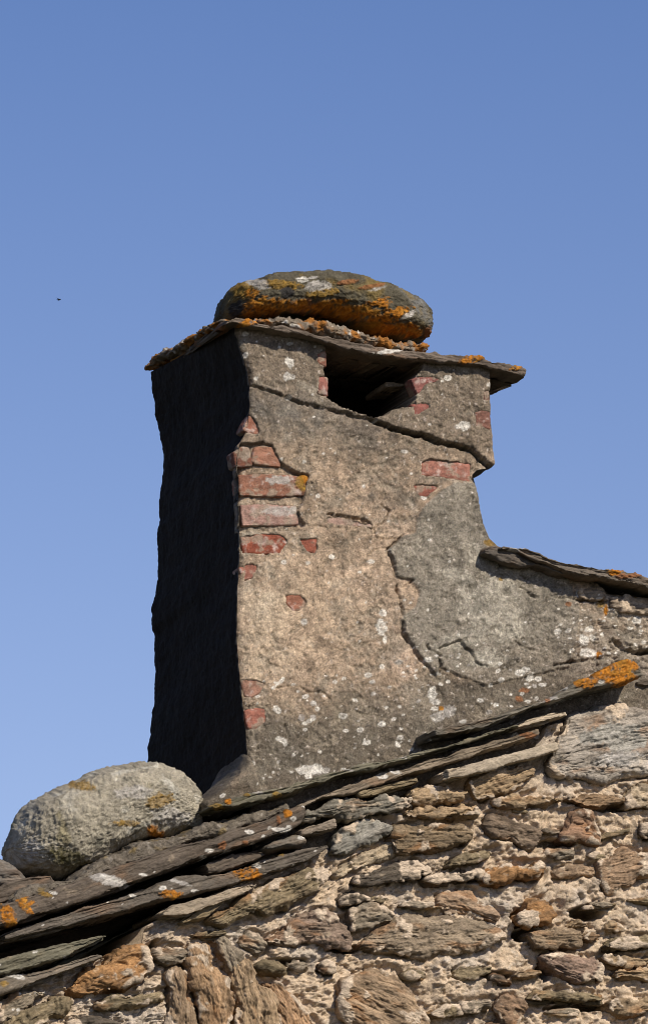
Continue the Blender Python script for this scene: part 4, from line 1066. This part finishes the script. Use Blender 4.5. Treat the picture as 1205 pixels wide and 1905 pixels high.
slab('thick dark slate along the top of the chimney shoulder, descending to the right', 'F',
     [655, 330, 690, 321, 740, 328, 790, 345, 850, 368, 900, 380, 1000, 399, 1060, 408, 1130, 418, 1205, 436, 1420, 475], [655, 345, 720, 358, 790, 385, 850, 410, 900, 432, 960, 446, 1040, 452, 1130, 472, 1205, 494, 1420, 545], A3(.12, .105, .09), y0=-.025, y1=.7, strat=.006, ledge=.008,
     spots=[(1143, 1064, 16, 7, 10, 'o'), (1155, 1072, 12, 5, 10, 'r'), (1180, 1070, 30, 4, 12, 'r'), (960, 1020, 20, 6, 10, 'p')])
slab('thin layered slate under the thick dark slate beside the chimney corner', 'F', [598, 342, 625, 326, 660, 326, 720, 350, 790, 378, 850, 402, 905, 425], [600, 354, 640, 376, 690, 398, 740, 405, 790, 402, 850, 425, 905, 440], A3(.095, .085, .075), y0=-.01, y1=.5, strat=.006)
slab('dark slate receding in the hollow right of the orange patched slate', 'D', [1150, 180, 1200, 165, 1320, 150], [1150, 195, 1200, 200, 1320, 190], C_SL, y0=.02, y1=.4)
# earth and moss packed between slate and boulder
def moss_col(p, sd):
    c = np.tile(A3(.13, .11, .085), (len(p), 1)) * (1 + .6 * fbm(p, 60, 3, .6, sd))[:, None]
    c = mixc(c, A3(.26, .23, .19), sm(.2, .45, fbm(p, 50, 3, .6, sd + 3)) * .7)
    return mixc(c, A3(.17, .115, .03), sm(.15, .4, fbm(p, 20, 3, .6, sd + 4)) * .6)


tag(loft('mortar_bed', cr('A', [40, 770, 90, 730, 200, 705, 260, 690, 330, 680, 420, 615, 500, 572, 600, 530, 700, 500, 800, 490, 880, 462, 930, 430, 1000, 420, 1100, 390, 1205, 370, 1310, 335]),
         cr('A', [40, 800, 100, 790, 200, 760, 300, 730, 420, 690, 520, 650, 640, 610, 760, 560, 880, 525, 1000, 500, 1100, 465, 1205, 430, 1310, 390]), -.035, .15, (.1, .09, .07), M_MORTAR, q=4, er=.015, dr=.03, amp=.007, strat=.002, lump=18, layer=50, rough=.004, chips=.004, colfn=moss_col, jit=.008),
    'dark crumbling mortar and moss bedding the boulder on the long slate', 'mortar bed')

# ------------------------------------------------------------------ a bird far off in the sky
def bird():
    c = at([(110.5, 557.5)], 170.0)[0]
    n, m = 18, 10
    x = np.linspace(-1, 1, n)
    r = .055 * np.sqrt(np.clip(1 - x ** 2, 0, 1)) ** 1.3 * (1 - .35 * x) + .004
    a = np.linspace(0, 2 * math.pi, m, endpoint=False)
    body = np.stack([np.repeat(x[:, None] * .17, m, 1), r[:, None] * np.cos(a)[None], r[:, None] * np.sin(a)[None] + .03 * (x[:, None] > .7) * (x[:, None] - .7)], -1).reshape(-1, 3)
    b = empty('bird', tuple(c))
    b.scale = (.45, .45, .45)
    b.rotation_euler = (0, math.radians(6), math.radians(-60))
    mesh_obj('body', body, grid_quads(n, m, True), M_BIRD, np.tile(A3(.02, .02, .022), (len(body), 1)), b)
    for s in (-1, 1):
        sp_ = np.linspace(0, 1, 12)
        ch = .085 * (1 - sp_ ** 2.2) + .008
        yy = s * sp_ * .30
        zz_ = .03 + .06 * np.sin(sp_ * 2.2)
        xx = -.02 - .07 * sp_ ** 1.5
        v = np.concatenate([np.stack([xx + ch / 2, yy, zz_], 1), np.stack([xx, yy, zz_ + .012 * (1 - sp_ * .7)], 1), np.stack([xx - ch / 2, yy, zz_ - .002], 1), np.stack([xx, yy, zz_ - .006], 1)])
        v = v.reshape(4, 12, 3).transpose(1, 0, 2).reshape(-1, 3)
        mesh_obj('wing', v, grid_quads(12, 4, True), M_BIRD, np.tile(A3(.02, .02, .022), (len(v), 1)), b)
    tl = np.array([[-.15, -.018, 0], [-.15, .018, 0], [-.27, .05, .004], [-.27, -.05, .004], [-.15, -.018, .012], [-.15, .018, .012], [-.27, .05, .010], [-.27, -.05, .010]])
    mesh_obj('tail', tl, np.array([[0, 1, 2, 3], [7, 6, 5, 4], [0, 3, 7, 4], [1, 5, 6, 2], [3, 2, 6, 7], [0, 4, 5, 1]]), M_BIRD, np.tile(A3(.02, .02, .022), (8, 1)), b)
    tag(b, 'tiny dark bird flying far off in the blue sky left of the chimney', 'bird')


bird()
